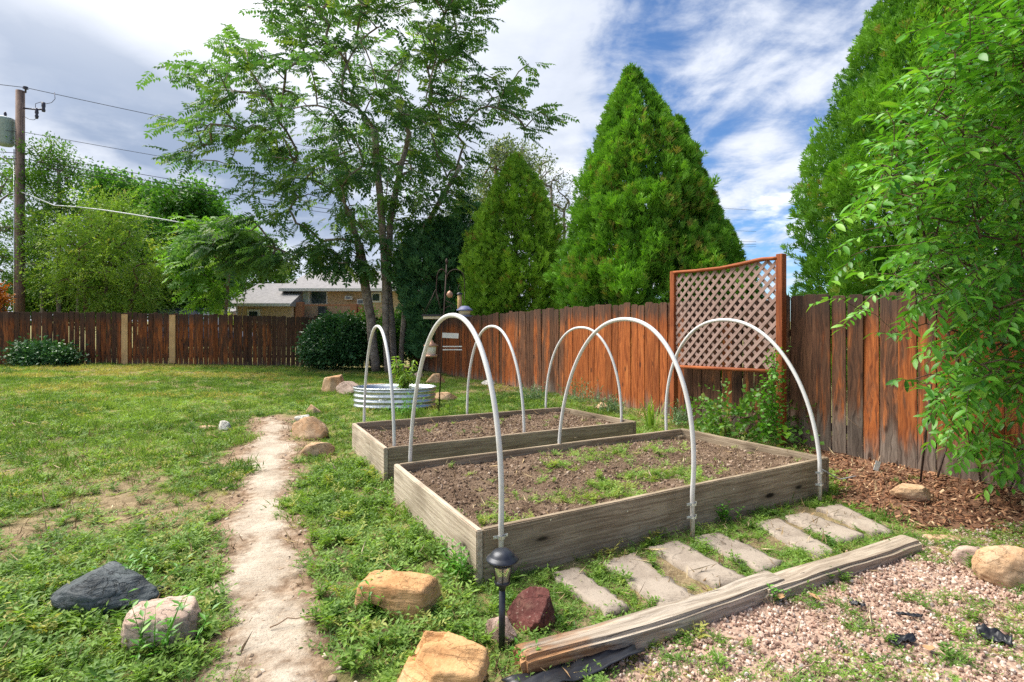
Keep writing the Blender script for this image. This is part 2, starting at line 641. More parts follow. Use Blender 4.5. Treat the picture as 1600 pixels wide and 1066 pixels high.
def inst_ramp_mat(name, cols, rough=0.85, spec=0.3, fine=None):
    """colour of a scattered piece picked by its own number"""
    m, T = new_mat(name)
    a = T.n('ShaderNodeAttribute', attribute_name='tint')
    a.attribute_type = 'INSTANCER'
    cr = T.n('ShaderNodeValToRGB')
    T.link(a.outputs['Fac'], cr.inputs[0])
    e = cr.color_ramp.elements
    while len(e) < len(cols):
        e.new(0.5)
    for i, (p, c) in enumerate(cols):
        e[i].position = p
        e[i].color = (*c, 1)
    col = cr.outputs[0]
    if fine:
        n = T.noise(T.n('ShaderNodeTexCoord').outputs['Object'], fine, 5.0, 0.65).outputs[0]
        col = T.mix(T.ramp(n, 0.35, 0.65, 0, 0.5), col, T.mix(1.0, col, (0.5, 0.5, 0.5), 'MULTIPLY'))
    finish(T, col, rough, spec=spec)
    return m


M_gravel = inst_ramp_mat('pink_gravel', [(0, (0.20, 0.125, 0.095)), (0.25, (0.35, 0.22, 0.165)), (0.5, (0.45, 0.31, 0.24)),
                                          (0.75, (0.55, 0.41, 0.33)), (0.92, (0.66, 0.56, 0.48)), (1.0, (0.20, 0.175, 0.17))], 0.75)
M_mulch = inst_ramp_mat('mulch_chips', [(0, (0.06, 0.027, 0.015)), (0.35, (0.15, 0.066, 0.034)), (0.65, (0.26, 0.125, 0.064)),
                                        (0.9, (0.38, 0.215, 0.12)), (1.0, (0.52, 0.37, 0.23))], 0.9)
M_crumb = inst_ramp_mat('soil_crumbs', [(0, (0.075, 0.050, 0.035)), (0.5, (0.205, 0.138, 0.095)), (0.9, (0.33, 0.245, 0.185)), (1, (0.48, 0.39, 0.31))], 0.95, 0.1)
M_pebble = inst_ramp_mat('path_pebbles', [(0, (0.20, 0.14, 0.10)), (0.5, (0.46, 0.35, 0.25)), (0.85, (0.62, 0.51, 0.40)), (1, (0.15, 0.13, 0.12))], 0.95, 0.1)
M_straw = inst_ramp_mat('dry_straw', [(0, (0.23, 0.14, 0.075)), (0.5, (0.48, 0.35, 0.19)), (1, (0.66, 0.54, 0.34))], 0.8, 0.2)
M_weed = leaf_mat('weed_leaf', (0.075, 0.175, 0.026), (0.265, 0.42, 0.075), (0.42, 0.38, 0.11), inst=True, tfac=0.38, rough=0.55)
M_grass = leaf_mat('grass_blade', (0.115, 0.225, 0.045), (0.305, 0.455, 0.115), (0.54, 0.43, 0.20), inst=True, tfac=0.42, rough=0.6)
M_sage = leaf_mat('grey_green_leaf', (0.08, 0.16, 0.07), (0.25, 0.36, 0.19), None, tfac=0.2, rough=0.7)

M_pvc, T = new_mat('white_pipe')
o = T.n('ShaderNodeTexCoord').outputs['Object']
n = T.noise(o, 7.0, 6.0, 0.6).outputs[0]
zp = T.n('ShaderNodeSeparateXYZ')
T.link(o, zp.inputs[0])
n5 = T.noise(T.mapping(o, scale=(30, 30, 6)), 2.0, 5.0, 0.7).outputs[0]
pc_ = T.mix(T.ramp(n, 0.45, 0.75, 0, 0.4), (0.66, 0.665, 0.665), (0.48, 0.445, 0.385))
pc_ = T.mix(T.ramp(n5, 0.58, 0.70, 0, 0.45), pc_, (0.38, 0.33, 0.27))
pc_ = T.mix(T.math('MULTIPLY', T.ramp(zp.outputs[2], 0.45, 0.05), T.ramp(n5, 0.35, 0.6, 0.2, 0.9)), pc_, (0.36, 0.28, 0.20))
finish(T, pc_, 0.42, n5, 0.1, 0.002, spec=0.45)
M_galv = plain('galvanised_steel', (0.62, 0.66, 0.68), 0.36, 0.85, 0.2, 20, 0.05)
M_bed = wood_mat('bed_board_grey', (0.44, 0.36, 0.26), (0.205, 0.15, 0.098), (1.2, 44, 44))
M_bedlit = wood_mat('bed_board_lit', (0.62, 0.53, 0.42), (0.36, 0.285, 0.21), (1.2, 44, 44))  # lighter copy of the bed wood: light on left-facing boards put into colour
M_tie = wood_mat('old_timber', (0.48, 0.405, 0.32), (0.25, 0.195, 0.145), (1.1, 36, 36), knots=False, bstr=0.9)
M_slab = rock_mat('flagstone', (0.25, 0.205, 0.165), (0.36, 0.305, 0.25), (0.30, 0.235, 0.185), scale=4.0, bstr=0.35, speck=(0.26, 0.20, 0.15))
M_trellis = wood_mat('redwood_frame', (0.40, 0.125, 0.045), (0.215, 0.055, 0.022), (1.5, 30, 30), knots=False, rough=0.7)
M_lath = wood_mat('lattice_lath', (0.43, 0.30, 0.265), (0.31, 0.205, 0.175), (2, 40, 40), knots=False)
M_newwood = wood_mat('new_lumber', (0.74, 0.50, 0.26), (0.60, 0.36, 0.165), (1.5, 22, 22), knots=False)
M_black = plain('black_plastic', (0.018, 0.019, 0.024), 0.42, 0, 0.3, 8, 0.2, 0.5)
M_lampmetal = plain('painted_black_metal', (0.03, 0.034, 0.045), 0.38, 0.3, 0.25, 30, 0.05, 0.5)
M_iron = plain('rusty_iron', (0.055, 0.035, 0.028), 0.7, 0.4, 0.4, 20, 0.2)
M_clear, T = new_mat('clear_lens')
finish(T, (0.82, 0.80, 0.66), 0.08, spec=0.6)
T.t.nodes['Principled BSDF'].inputs['Transmission Weight'].default_value = 0.75
T.t.nodes['Principled BSDF'].inputs['IOR'].default_value = 1.25

# fence picket: colour controlled by the board's own object colour
#  r = how much red stain is left, g = depth of tone, b = height of the grey weathered foot
M_picket, T = new_mat('fence_picket')
o = T.n('ShaderNodeTexCoord').outputs['Object']
oi = T.n('ShaderNodeObjectInfo')
sc = T.n('ShaderNodeSeparateColor')
T.link(oi.outputs['Color'], sc.inputs[0])
r_, g_, b_ = sc.outputs
off = T.math('MULTIPLY', oi.outputs['Random'], 53.0)
v = T.n('ShaderNodeVectorMath', operation='ADD')
T.link(o, v.inputs[0])
T.link(T.combine(off, off, off), v.inputs[1])
base = v.outputs[0]
warp = T.noise(T.mapping(base, scale=(4, 4, 1.3)), 1.5, 3.0).outputs[0]
gv = T.n('ShaderNodeVectorMath', operation='ADD')
T.link(T.mapping(base, scale=(34, 34, 1.6)), gv.inputs[0])
T.link(T.combine(T.math('MULTIPLY', warp, 6.0), 0.0, 0.0), gv.inputs[1])
gn = T.noise(gv.outputs[0], 1.3, 8.0, 0.68, 0.4).outputs[0]
st_ = T.noise(T.mapping(base, scale=(9, 9, 1.1)), 1.5, 6.0, 0.65, 0.4).outputs[0]
stain = T.mix(T.ramp(gn, 0.32, 0.68), (0.15, 0.036, 0.010), (0.44, 0.130, 0.034))
stain = T.mix(T.ramp(st_, 0.52, 0.72, 0, 0.55), stain, (0.56, 0.215, 0.070))
brown = T.mix(T.ramp(gn, 0.32, 0.68), (0.045, 0.021, 0.013), (0.19, 0.088, 0.048))
grey = T.mix(T.ramp(gn, 0.32, 0.68), (0.075, 0.055, 0.045), (0.25, 0.205, 0.17))
keep = T.ramp(T.math('ADD', r_, T.math('MULTIPLY', T.math('SUBTRACT', st_, 0.5), 1.7)), 0.32, 0.68)
col = T.mix(keep, brown, stain)
zz = T.n('ShaderNodeSeparateXYZ')
T.link(o, zz.inputs[0])
z_ = zz.outputs[2]
topw = T.ramp(T.math('ADD', z_, T.math('MULTIPLY', T.math('SUBTRACT', st_, 0.5), 0.9)), 1.42, 1.74, 0, 0.9)
col = T.mix(topw, col, T.mix(0.55, brown, (0.05, 0.042, 0.038)))
foot = T.ramp(T.math('ADD', T.math('SUBTRACT', z_, b_), T.math('MULTIPLY', T.math('SUBTRACT', st_, 0.5), 0.8)), 0.22, -0.12, 0, 0.92)
col = T.mix(foot, col, grey)
vo = T.n('ShaderNodeTexVoronoi')
T.link(T.mapping(base, scale=(5.5, 5.5, 2.4)), vo.inputs[0])
vo.inputs['Scale'].default_value = 1.0
col = T.mix(T.ramp(vo.outputs['Distance'], 0.16, 0.07, 0, 0.8), col, (0.035, 0.016, 0.010))
ck = T.ramp(T.noise(T.mapping(base, scale=(60, 60, 1.1)), 1.2, 4.0, 0.7).outputs[0], 0.35, 0.27)
col = T.mix(T.math('MULTIPLY', ck, 0.7), col, (0.02, 0.012, 0.01))
tone = T.n('ShaderNodeVectorMath', operation='SCALE')
T.link(col, tone.inputs[0])
T.link(g_, tone.inputs['Scale'])
finish(T, tone.outputs[0], 0.75, T.math('SUBTRACT', gn, ck), 0.55, 0.006, spec=0.25)

M_bark = rock_mat('tree_bark', (0.19, 0.15, 0.12), (0.34, 0.285, 0.24), (0.24, 0.195, 0.16), scale=5.0, bstr=0.8)
M_barkbrown = rock_mat('brown_bark', (0.10, 0.065, 0.045), (0.19, 0.125, 0.085), None, scale=8.0, bstr=0.8)
M_twig = plain('dry_twig', (0.33, 0.22, 0.145), 0.9, 0, 0.3, 20)
M_pole = wood_mat('utility_pole_wood', (0.27, 0.19, 0.155), (0.125, 0.082, 0.066), (20, 20, 0.7), knots=False)

# ------------------------------------------------------------------ layout: outlines on the ground
fA, fB = np.array([-3.91, 20.60]), np.array([6.95, 0.30])      # right fence line, far corner -> past the camera
fdir = (fB - fA) / np.linalg.norm(fB - fA)
fnor = np.array([fdir[1], -fdir[0]])       # points into the yard
if fnor @ (np.array([0, 0]) - fA) < 0:
    fnor = -fnor


kA, kB = np.array([-21.5, 17.55]), np.array([-3.98, 20.72])     # back fence line


def back_dist(P):
    """metres in front of the back fence"""
    d = (kB - kA) / np.linalg.norm(kB - kA)
    return (P - kA) @ np.array([d[1], -d[0]])


def fence_dist(P):
    return (P - fA) @ fnor


path_poly = [G(*p)[:2] for p in [(404, 657), (388, 690), (378, 728), (368, 790), (358, 850), (350, 910), (356, 960), (358, 1020), (354, 1100), (350, 1250),
                                 (570, 1250), (525, 1080), (486, 960), (466, 880), (464, 800), (466, 740), (456, 690), (444, 657), (425, 650)]]
gravel_poly = [G(*p)[:2] for p in [(800, 1062), (900, 1028), (1010, 985), (1110, 952), (1225, 905), (1330, 866), (1440, 838), (1520, 828), (1900, 800), (2600, 1400), (700, 1500)]]
mulch_poly = [G(*p)[:2] for p in [(1296, 780), (1300, 735), (1240, 700), (1180, 672), (1120, 668), (1010, 640), (1040, 628), (1400, 700), (1700, 770), (1780, 850), (1600, 850), (1500, 832), (1420, 822), (1345, 796)]]
walk_poly = [G(*p)[:2] for p in [(780, 915), (1290, 775), (1345, 790), (1430, 832), (1210, 905), (800, 1030)]]
bed1 = [G(745, 830, 0.31), G(1296, 715, 0.31), G(1066, 669, 0.31), G(615, 725, 0.31)]     # FL FR BR BL
bed2 = [G(600, 700.5, 0.31), G(995, 658.5, 0.31), G(877, 636, 0.31), G(550, 661, 0.31)]
b1_poly = [p[:2] for p in bed1]
b2_poly = [p[:2] for p in bed2]


def gz(X, Y):
    """ground height"""
    z = (fbm(X * 0.35, Y * 0.35, 3, 3) - 0.5) * 0.06
    z = z + (fbm(X * 2.5, Y * 2.5, 8, 4) - 0.5) * 0.035
    return z - 0.004 + drop(X, Y)


def lawn_cover(X, Y):
    """0 bare .. 1 lush"""
    P = np.stack([X, Y], 1)
    n = fbm(X * 0.8, Y * 0.8, 21, 4)
    n2 = fbm(X * 2.2, Y * 2.2, 25, 3)
    c = 0.20 + 0.80 * sstep(n * 0.5 + n2 * 0.5, 0.36, 0.58)
    dp = poly_sd(P, path_poly)
    c = c * sstep(-dp + (n2 - 0.5) * 0.6, -0.06, 0.20)
    band = sstep(Y, 5.0, 7.0) * sstep(-Y, -12.5, -9.0)
    c = np.maximum(c, band * 0.8 * sstep(-dp, 0.1, 0.5))
    # bare strip beside the beds and under the fence
    c = c * (1 - 0.55 * sstep(-np.abs(fence_dist(P) - 0.2), -0.9, -0.2))
    return c


def sheet(name, poly, mat, res, z0, lip, seed, edge=0.12, noise_amp=0.02, nf=6.0, label=None):
    """soft-edged ground sheet: sinks under the surrounding soil at a ragged border"""
    poly = np.asarray(poly)
    mn, mx = poly.min(0) - 0.3, poly.max(0) + 0.3
    nx, ny = int((mx[0] - mn[0]) / res) + 1, int((mx[1] - mn[1]) / res) + 1
    X, Y = np.meshgrid(np.linspace(mn[0], mx[0], nx), np.linspace(mn[1], mx[1], ny))
    x, y = X.ravel(), Y.ravel()
    sd_ = poly_sd(np.stack([x, y], 1), poly)
    wob = (fbm(x * 3.0, y * 3.0, seed, 4) - 0.5) * edge * 3
    h = sstep(sd_ + wob, -edge, edge * 0.8)
    z = gz(x, y) + z0 - lip * (1 - h) + fbm(x * nf, y * nf, seed + 5, 4) * noise_amp * h
    keep = (sd_ + wob) > -edge * 1.3
    idx = np.arange(nx * ny).reshape(ny, nx)
    q = np.stack([idx[:-1, :-1], idx[:-1, 1:], idx[1:, 1:], idx[1:, :-1]], -1).reshape(-1, 4)
    q = q[keep[q].all(1)]
    used = np.unique(q)
    rem = np.full(nx * ny, -1)
    rem[used] = np.arange(len(used))
    me = mesh_np(name, np.stack([x, y, z], 1)[used], rem[q], mat, {'edge': sstep(sd_ + wob * .6, -edge, edge * 1.6)[used]}, smooth=True)
    ob = link(name, me)
    ob['kind'] = 'structure'
    return ob


# ------------------------------------------------------------------ ground
def axis(lo, hi, fine_lo, fine_hi, step, grow=1.12):
    a = list(np.arange(fine_lo, fine_hi + 1e-6, step))
    s, x = step, fine_lo
    left = []
    while x > lo:
        s *= grow
        x -= s
        left.append(x)
    s, x = step, fine_hi
    right = []
    while x < hi:
        s *= grow
        x += s
        right.append(x)
    return np.array(left[::-1] + a + right)


gx, gy = axis(-600, 600, -9, 6, 0.06), axis(-40, 900, 1.6, 12, 0.06)
X, Y = np.meshgrid(gx, gy)
x, y = X.ravel(), Y.ravel()
z = gz(x, y)
idx = np.arange(len(x)).reshape(X.shape)
q = np.stack([idx[:-1, :-1], idx[:-1, 1:], idx[1:, 1:], idx[1:, :-1]], -1).reshape(-1, 4)
gp = np.stack([x, y], 1)
cov = lawn_cover(x, y)
cov = cov * (1 - sstep(poly_sd(gp, walk_poly), -0.1, 0.1) * 0.6)
out = (back_dist(gp) < -0.05) | (fence_dist(gp) < 0)
cov = np.where(out, 0.75, cov)
ground = link('ground', mesh_np('ground', np.stack([x, y, z], 1), q, M_ground, {'green': cov}, smooth=True))
ground['kind'] = 'structure'
sheet('dirt_path', path_poly, M_path, 0.03, 0.015, 0.022, 41, 0.20, 0.010, 5.0)
sheet('gravel_bed', gravel_poly, M_gravelbase, 0.04, 0.002, 0.05, 43, 0.08, 0.02)
sheet('mulch_bed', mulch_poly, M_mulchbase, 0.04, -0.004, 0.06, 45, 0.12, 0.04)

# ------------------------------------------------------------------ scatter (uncountable cover): points + geometry nodes


def scatter(name, srcs, pos, rot, scl, pick, tint, mat, kind='stuff', parent=None):
    N = len(pos)
    me = bpy.data.meshes.new(name)
    me.vertices.add(N)
    me.vertices.foreach_set('co', np.asarray(pos, np.float32).ravel())
    for an, ty, av in (('rot', 'FLOAT_VECTOR', rot), ('scl', 'FLOAT_VECTOR', scl), ('tint', 'FLOAT', tint), ('pick', 'INT', pick)):
        a = me.attributes.new(an, ty, 'POINT')
        av = np.asarray(av, np.int32 if ty == 'INT' else np.float32)
        a.data.foreach_set('vector' if ty == 'FLOAT_VECTOR' else 'value', av.ravel())
    ob = link(name, me, parent)
    ng = bpy.data.node_groups.new(name + '_nodes', 'GeometryNodeTree')
    ng.interface.new_socket('Geometry', in_out='INPUT', socket_type='NodeSocketGeometry')
    ng.interface.new_socket('Geometry', in_out='OUTPUT', socket_type='NodeSocketGeometry')
    gi, go = ng.nodes.new('NodeGroupInput'), ng.nodes.new('NodeGroupOutput')
    iop = ng.nodes.new('GeometryNodeInstanceOnPoints')
    g2i = ng.nodes.new('GeometryNodeGeometryToInstance')
    for s in reversed(srcs):
        oi_ = ng.nodes.new('GeometryNodeObjectInfo')
        oi_.inputs['Object'].default_value = s
        ng.links.new(oi_.outputs['Geometry'], g2i.inputs[0])

    def attr(nm, ty):
        a = ng.nodes.new('GeometryNodeInputNamedAttribute')
        a.data_type = ty
        a.inputs['Name'].default_value = nm
        return a.outputs[0]

    ng.links.new(gi.outputs[0], iop.inputs['Points'])
    ng.links.new(g2i.outputs[0], iop.inputs['Instance'])
    iop.inputs['Pick Instance'].default_value = True
    ng.links.new(attr('pick', 'INT'), iop.inputs['Instance Index'])
    e2r = ng.nodes.new('FunctionNodeEulerToRotation')
    ng.links.new(attr('rot', 'FLOAT_VECTOR'), e2r.inputs[0])
    ng.links.new(e2r.outputs[0], iop.inputs['Rotation'])
    ng.links.new(attr('scl', 'FLOAT_VECTOR'), iop.inputs['Scale'])
    ng.links.new(iop.outputs[0], go.inputs[0])
    md = ob.modifiers.new('scatter', 'NODES')
    md.node_group = ng
    if kind:
        ob['kind'] = kind
    return ob


def source(name, V, Fc, mat, smooth=False):
    return bpy.data.objects.new(name, mesh_np(name, V, Fc, mat, smooth=smooth))


def weed_src(name, seed, stems, per, L, leaf, upright, mat, droop=0.2):
    r = np.random.default_rng(seed)
    bl = []
    for s in range(stems):
        a = r.uniform(0, 2 * np.pi)
        tilt = r.uniform(*upright)
        d = np.array([np.cos(a) * np.cos(tilt), np.sin(a) * np.cos(tilt), np.sin(tilt)])
        ln = L * r.uniform(0.6, 1.15)
        for i in range(per):
            t = (i + 0.7) / per
            p = d * ln * t + np.array([0, 0, -droop * ln * t * t * 0.5])
            p[2] = max(p[2], 0.004)
            b = a + (1 if i % 2 else -1) * r.uniform(0.6, 1.5)
            ld = np.array([np.cos(b), np.sin(b), r.uniform(-0.1, 0.7)])
            s_ = leaf * r.uniform(0.65, 1.25)
            bl.append(dict(p=p, d=ld, w=s_ * 0.38, L=s_, n=(r.normal(0, .3), r.normal(0, .3), 1)))
        bl.append(dict(p=(0, 0, 0), d=d, w=0.004, L=ln, n=(0.3, 0.1, 1)))
    return source(name, *build_template(bl), mat)


def grass_src(name, seed, blades, L, mat, spread=0.05, w=0.006):
    r = np.random.default_rng(seed)
    bl = []
    for s in range(blades):
        a = r.uniform(0, 2 * np.pi)
        t = r.uniform(0.5, 1.4)
        bl.append(dict(p=(r.normal(0, spread), r.normal(0, spread), 0), d=(np.cos(a) * np.cos(t), np.sin(a) * np.cos(t), np.sin(t)),
                       w=w * r.uniform(.7, 1.3), L=L * r.uniform(0.5, 1.2), n=(np.cos(a + 1.5), np.sin(a + 1.5), 0.3), bend=0.1))
    return source(name, *build_template(bl), mat)


def rock_src(name, seed, mat, flat=1.0, sub=1):
    bm = bmesh.new()
    bmesh.ops.create_icosphere(bm, subdivisions=sub, radius=1.0)
    r = np.random.default_rng(seed)
    for vtx in bm.verts:
        vtx.co *= r.uniform(0.78, 1.12)
        vtx.co.z *= flat
    me = bpy.data.meshes.new(name)
    bm.to_mesh(me)
    bm.free()
    me.materials.append(mat)
    return bpy.data.objects.new(name, me)


def chip_src(name, seed, mat):
    r = np.random.default_rng(seed)
    V = np.array([[sx, sy, sz] for sx in (-1, 1) for sy in (-1, 1) for sz in (-1, 1)], float) * [1, 0.32, 0.14]
    V += r.normal(0, 0.09, V.shape) * [1, 0.6, 0.5]
    Q = np.array([[0, 1, 3, 2], [4, 6, 7, 5], [0, 4, 5, 1], [2, 3, 7, 6], [0, 2, 6, 4], [1, 5, 7, 3]], np.int32)
    return source(name, V, Q, mat)


W_SRC = [weed_src('weed_source', 1, 7, 6, 0.13, 0.034, (0.1, 0.7), M_weed),
         weed_src('weed_source', 2, 9, 7, 0.10, 0.026, (0.1, 0.9), M_weed),
         weed_src('weed_source', 3, 6, 8, 0.17, 0.040, (0.5, 1.3), M_weed),
         weed_src('weed_source', 4, 10, 6, 0.12, 0.022, (0.05, 0.5), M_weed),
         weed_src('weed_source', 5, 5, 9, 0.16, 0.048, (0.7, 1.4), M_weed)]
G_SRC = [grass_src('grass_source', 11, 26, 0.075, M_grass, 0.05), grass_src('grass_source', 12, 20, 0.10, M_grass, 0.045),
         weed_src('grass_source', 13, 8, 6, 0.09, 0.028, (0.05, 0.6), M_grass)]
S_SRC = [grass_src('straw_source', 14, 6, 0.12, M_straw, 0.03, 0.004), grass_src('straw_source', 15, 3, 0.20, M_straw, 0.03, 0.004)]


def sample(n, ylo, yhi, spread=1.0):
    y = rng.uniform(ylo, yhi, n * 2)
    x = rng.uniform(-1, 1, n * 2) * (yhi * spread + 0.8)
    k = np.abs(x) < y * spread + 0.8
    return x[k][:n], y[k][:n]


def blocked(P, margin=0.0):
    b = poly_sd(P, b1_poly) > -margin
    b |= poly_sd(P, b2_poly) > -margin
    b |= fence_dist(P) < 0.05
    b |= back_dist(P) < 0.06
    return b


def scat_points(n, ylo, yhi, densf, spread=1.0):
    x, y = sample(n, ylo, yhi, spread)
    P = np.stack([x, y], 1)
    d = densf(P)
    d = np.where(blocked(P), 0, d)
    k = rng.random(len(x)) < d
    return P[k]


def lawn_density(P):
    c = lawn_cover(P[:, 0], P[:, 1])
    c = c * (poly_sd(P, gravel_poly) < 0.02) * (poly_sd(P, mulch_poly) < 0.05) * (poly_sd(P, walk_poly) < 0)
    return c


def rots(n, tilt=0.15):
    return np.stack([rng.normal(0, tilt, n), rng.normal(0, tilt, n), rng.uniform(0, 6.283, n)], 1)


def up3(P, dz=0.0):
    return np.stack([P[:, 0], P[:, 1], gz(P[:, 0], P[:, 1]) + dz], 1)


def patch_tint(P, seed):  # leaf tint from patchy noise plus random jitter per plant
    return np.clip(fbm(P[:, 0] * 1.1, P[:, 1] * 1.1, seed, 3) * 1.9 - 0.5 + rng.normal(0, 0.2, len(P)), 0, 1.0)


# weeds
A = scat_points(10500, 1.9, 6.0, lambda P: lawn_density(P) * 0.95, 1.12)
B = scat_points(8800, 6.0, 11.0, lambda P: lawn_density(P) * 0.75, 1.12)
P = np.concatenate([A, B])
n = len(P)
sc_ = rng.uniform(0.45, 0.95, n) * (0.7 + 0.5 * fbm(P[:, 0] * 1.7, P[:, 1] * 1.7, 77, 3))
tn = patch_tint(P, 31)
tn = np.where(rng.random(n) < 0.28, 1.0 + rng.random(n) * 0.25, tn)
scatter('lawn_weeds', W_SRC, up3(P), rots(n), np.stack([sc_, sc_, sc_ * 0.9], 1),
        rng.choice(5, n, p=[.28, .26, .12, .26, .08]), tn, M_weed)
# lush tall weeds in the near left corner and round the rocks


def lush(P):
    d = np.zeros(len(P))
    for (cx, cy, r) in [(60, 1000, .55), (20, 940, .5), (150, 1030, .4), (230, 880, .35), (40, 900, .5), (520, 960, .25), (640, 860, .28), (720, 900, .22),
                        (560, 800, .3), (540, 750, .3), (600, 1000, .2), (300, 960, .25), (700, 960, .2), (520, 850, .2), (545, 900, .22), (535, 1010, .16), (310, 850, .2), (318, 905, .14), (318, 1040, .14), (500, 790, .25), (330, 1000, .2), (740, 990, .15), (590, 730, .2)]:
        c = G(cx, cy)[:2]
        d = np.maximum(d, np.exp(-((P - c) ** 2).sum(1) / r ** 2))
    return d * 0.9 * (poly_sd(P, walk_poly) < 0) * (poly_sd(P, path_poly) < -0.03)


P = scat_points(20000, 1.9, 6.2, lush, 1.12)
n = len(P)
sc_ = rng.uniform(0.45, 1.0, n)
scatter('tall_weeds', W_SRC, up3(P), rots(n), np.stack([sc_, sc_, sc_], 1), rng.choice(5, n, p=[.2, .15, .3, .1, .25]), np.where(rng.random(n) < .06, 1.15, np.clip(rng.normal(.5, .25, n), 0, 1)), M_weed)
# turf further back
A = scat_points(10500, 4.0, 9.0, lambda P: lawn_density(P) * 0.8, 1.12)
B = scat_points(39000, 9.0, 20.6, lambda P: 0.25 + 0.7 * lawn_density(P) if False else np.clip(0.18 + 0.8 * lawn_density(P), 0, 1) * (poly_sd(P, path_poly) < 0) * (poly_sd(P, mulch_poly) < 0), 1.12)
P = np.concatenate([A, B])
n = len(P)
sc_ = rng.uniform(0.7, 1.3, n)
dry = fbm(P[:, 0] * 0.5, P[:, 1] * 0.9, 91, 4)
tn = np.clip(patch_tint(P, 33), 0, 1)
tn = np.where(rng.random(n) < sstep(dry, 0.46, 0.72) * sstep(P[:, 1], 8, 13), 1.05 + rng.random(n) * 0.2, tn)
scatter('turf_grass', G_SRC, up3(P), rots(n), np.stack([sc_ * 1.2, sc_ * 1.2, sc_], 1), rng.choice(3, n, p=[.4, .25, .35]), tn, M_grass)
# dry litter
P = scat_points(15000, 1.9, 8.0, lambda P: np.clip(0.62 - lawn_cover(P[:, 0], P[:, 1]) * 0.35, 0, 1) * (poly_sd(P, path_poly) < 0.05) * (poly_sd(P, gravel_poly) < 0) * 0.6, 1.12)
n = len(P)
sc_ = rng.uniform(0.5, 1.2, n)
scatter('dry_litter', S_SRC, up3(P, 0.004), np.stack([rng.normal(0, .5, n), rng.normal(0, .5, n), rng.uniform(0, 6.28, n)], 1), np.stack([sc_, sc_, sc_ * 0.5], 1), rng.choice(2, n), rng.random(n), M_straw)
# weeds between the flagstones and over the gravel


def walk_d(P):
    return (poly_sd(P, walk_poly) > 0) * 0.9


def on_slabs(P, slabs):
    m = np.zeros(len(P), bool)
    for s in slabs:
        m |= poly_sd(P, [c[:2] for c in s]) > 0.015
    return m


SLABS_PX = [[(865, 893), (900, 884), (978, 940), (945, 952)], [(948, 876), (992, 863), (1084, 928), (1036, 943)],
            [(1021, 853), (1061, 842), (1162, 899), (1118, 909)], [(1088, 838), (1122, 828), (1217, 872), (1190, 888)],
            [(1184, 815), (1220, 809), (1306, 857), (1274, 868)], [(1229, 805), (1263, 799), (1350, 832), (1310, 841)],
            [(1280, 791), (1316, 786), (1390, 825), (1362, 829)]]
SLABS = [[G(np.mean([q[0] for q in s]) + (px_ - np.mean([q[0] for q in s])) * 1.08, np.mean([q[1] for q in s]) + (py_ - np.mean([q[1] for q in s])) * 1.06, 0.03) for px_, py_ in s] for s in SLABS_PX]
P = scat_points(22000, 2.0, 5.6, walk_d, 1.12)
P = P[~on_slabs(P, SLABS)]
P = P[(fbm(P[:, 0] * 3, P[:, 1] * 3, 55, 3) > 0.345)]
n = len(P)
sc_ = rng.uniform(0.35, 0.75, n)
scatter('walkway_weeds', W_SRC, up3(P), rots(n), np.stack([sc_, sc_, sc_], 1), rng.choice(5, n, p=[.3, .3, .05, .3, .05]), np.clip(rng.normal(.5, .25, n), 0, 1.2), M_weed)


def grav_weed(P):
    s = poly_sd(P, gravel_poly)
    v = fbm(P[:, 0] * 1.6 + 3, P[:, 1] * 2.2, 63, 3)
    edge = np.exp(-np.clip(s, 0, 9) / 0.12) * 0.5
    far = 0.75 * sstep(P[:, 1], 3.0, 4.2)
    return (s > -0.03) * np.clip(sstep(v, 0.44, 0.60) * 0.85 + edge * sstep(v, 0.36, 0.5) + far * sstep(v, 0.4, 0.6), 0, 1)


P = scat_points(9000, 2.0, 5.4, grav_weed, 1.1)
n = len(P)
sc_ = rng.uniform(0.3, 0.75, n)
scatter('gravel_weeds', W_SRC, up3(P, 0.015), rots(n), np.stack([sc_, sc_, sc_ * .9], 1), rng.choice(5, n, p=[.3, .3, .05, .3, .05]), np.where(rng.random(n) < .08, 1.2, np.clip(rng.normal(.45, .25, n), 0, 1)), M_weed)
P = scat_points(1500, 2.5, 9.5, lambda P: (poly_sd(P, mulch_poly) > 0) * sstep(fbm(P[:, 0] * 2, P[:, 1] * 2, 66, 3), 0.52, 0.66) * 0.5, 1.1)
n = len(P)
sc_ = rng.uniform(0.3, 0.8, n)
scatter('mulch_weeds', W_SRC, up3(P, 0.02), rots(n), np.stack([sc_, sc_, sc_], 1), rng.choice(5, n), np.clip(rng.normal(.5, .25, n), 0, 1.1), M_weed)

# gravel, mulch chips, path pebbles
GR = [rock_src('gravel_source', 100 + i, M_gravel, 0.75) for i in range(4)]
P = scat_points(100000, 1.9, 5.2, lambda P: (poly_sd(P, gravel_poly) + (fbm(P[:, 0] * 4, P[:, 1] * 4, 71, 3) - .5) * .2 > 0.0) * np.clip(3.4 / P[:, 1], 0, 1) ** 1.5, 1.1)
n = len(P)
s3 = (0.004 + 0.0092 * rng.random(n) ** 1.6)[:, None] * rng.uniform(0.75, 1.3, (n, 3))
scatter('gravel', GR, up3(P, 0.018) + np.stack([0 * s3[:, 0], 0 * s3[:, 0], rng.uniform(-.006, .006, n)], 1), rng.uniform(0, 6.28, (n, 3)), s3, rng.choice(4, n), rng.random(n), M_gravel)
P = scat_points(700, 1.9, 5.2, lambda P: (poly_sd(P, gravel_poly) > .03) * .25, 1.1)
n = len(P)
s3 = rng.uniform(0.013, 0.024, n)[:, None] * rng.uniform(0.7, 1.3, (n, 3))
scatter('larger_gravel', GR, up3(P, 0.02), rng.uniform(0, 6.28, (n, 3)), s3, rng.choice(4, n), rng.random(n), M_gravel)
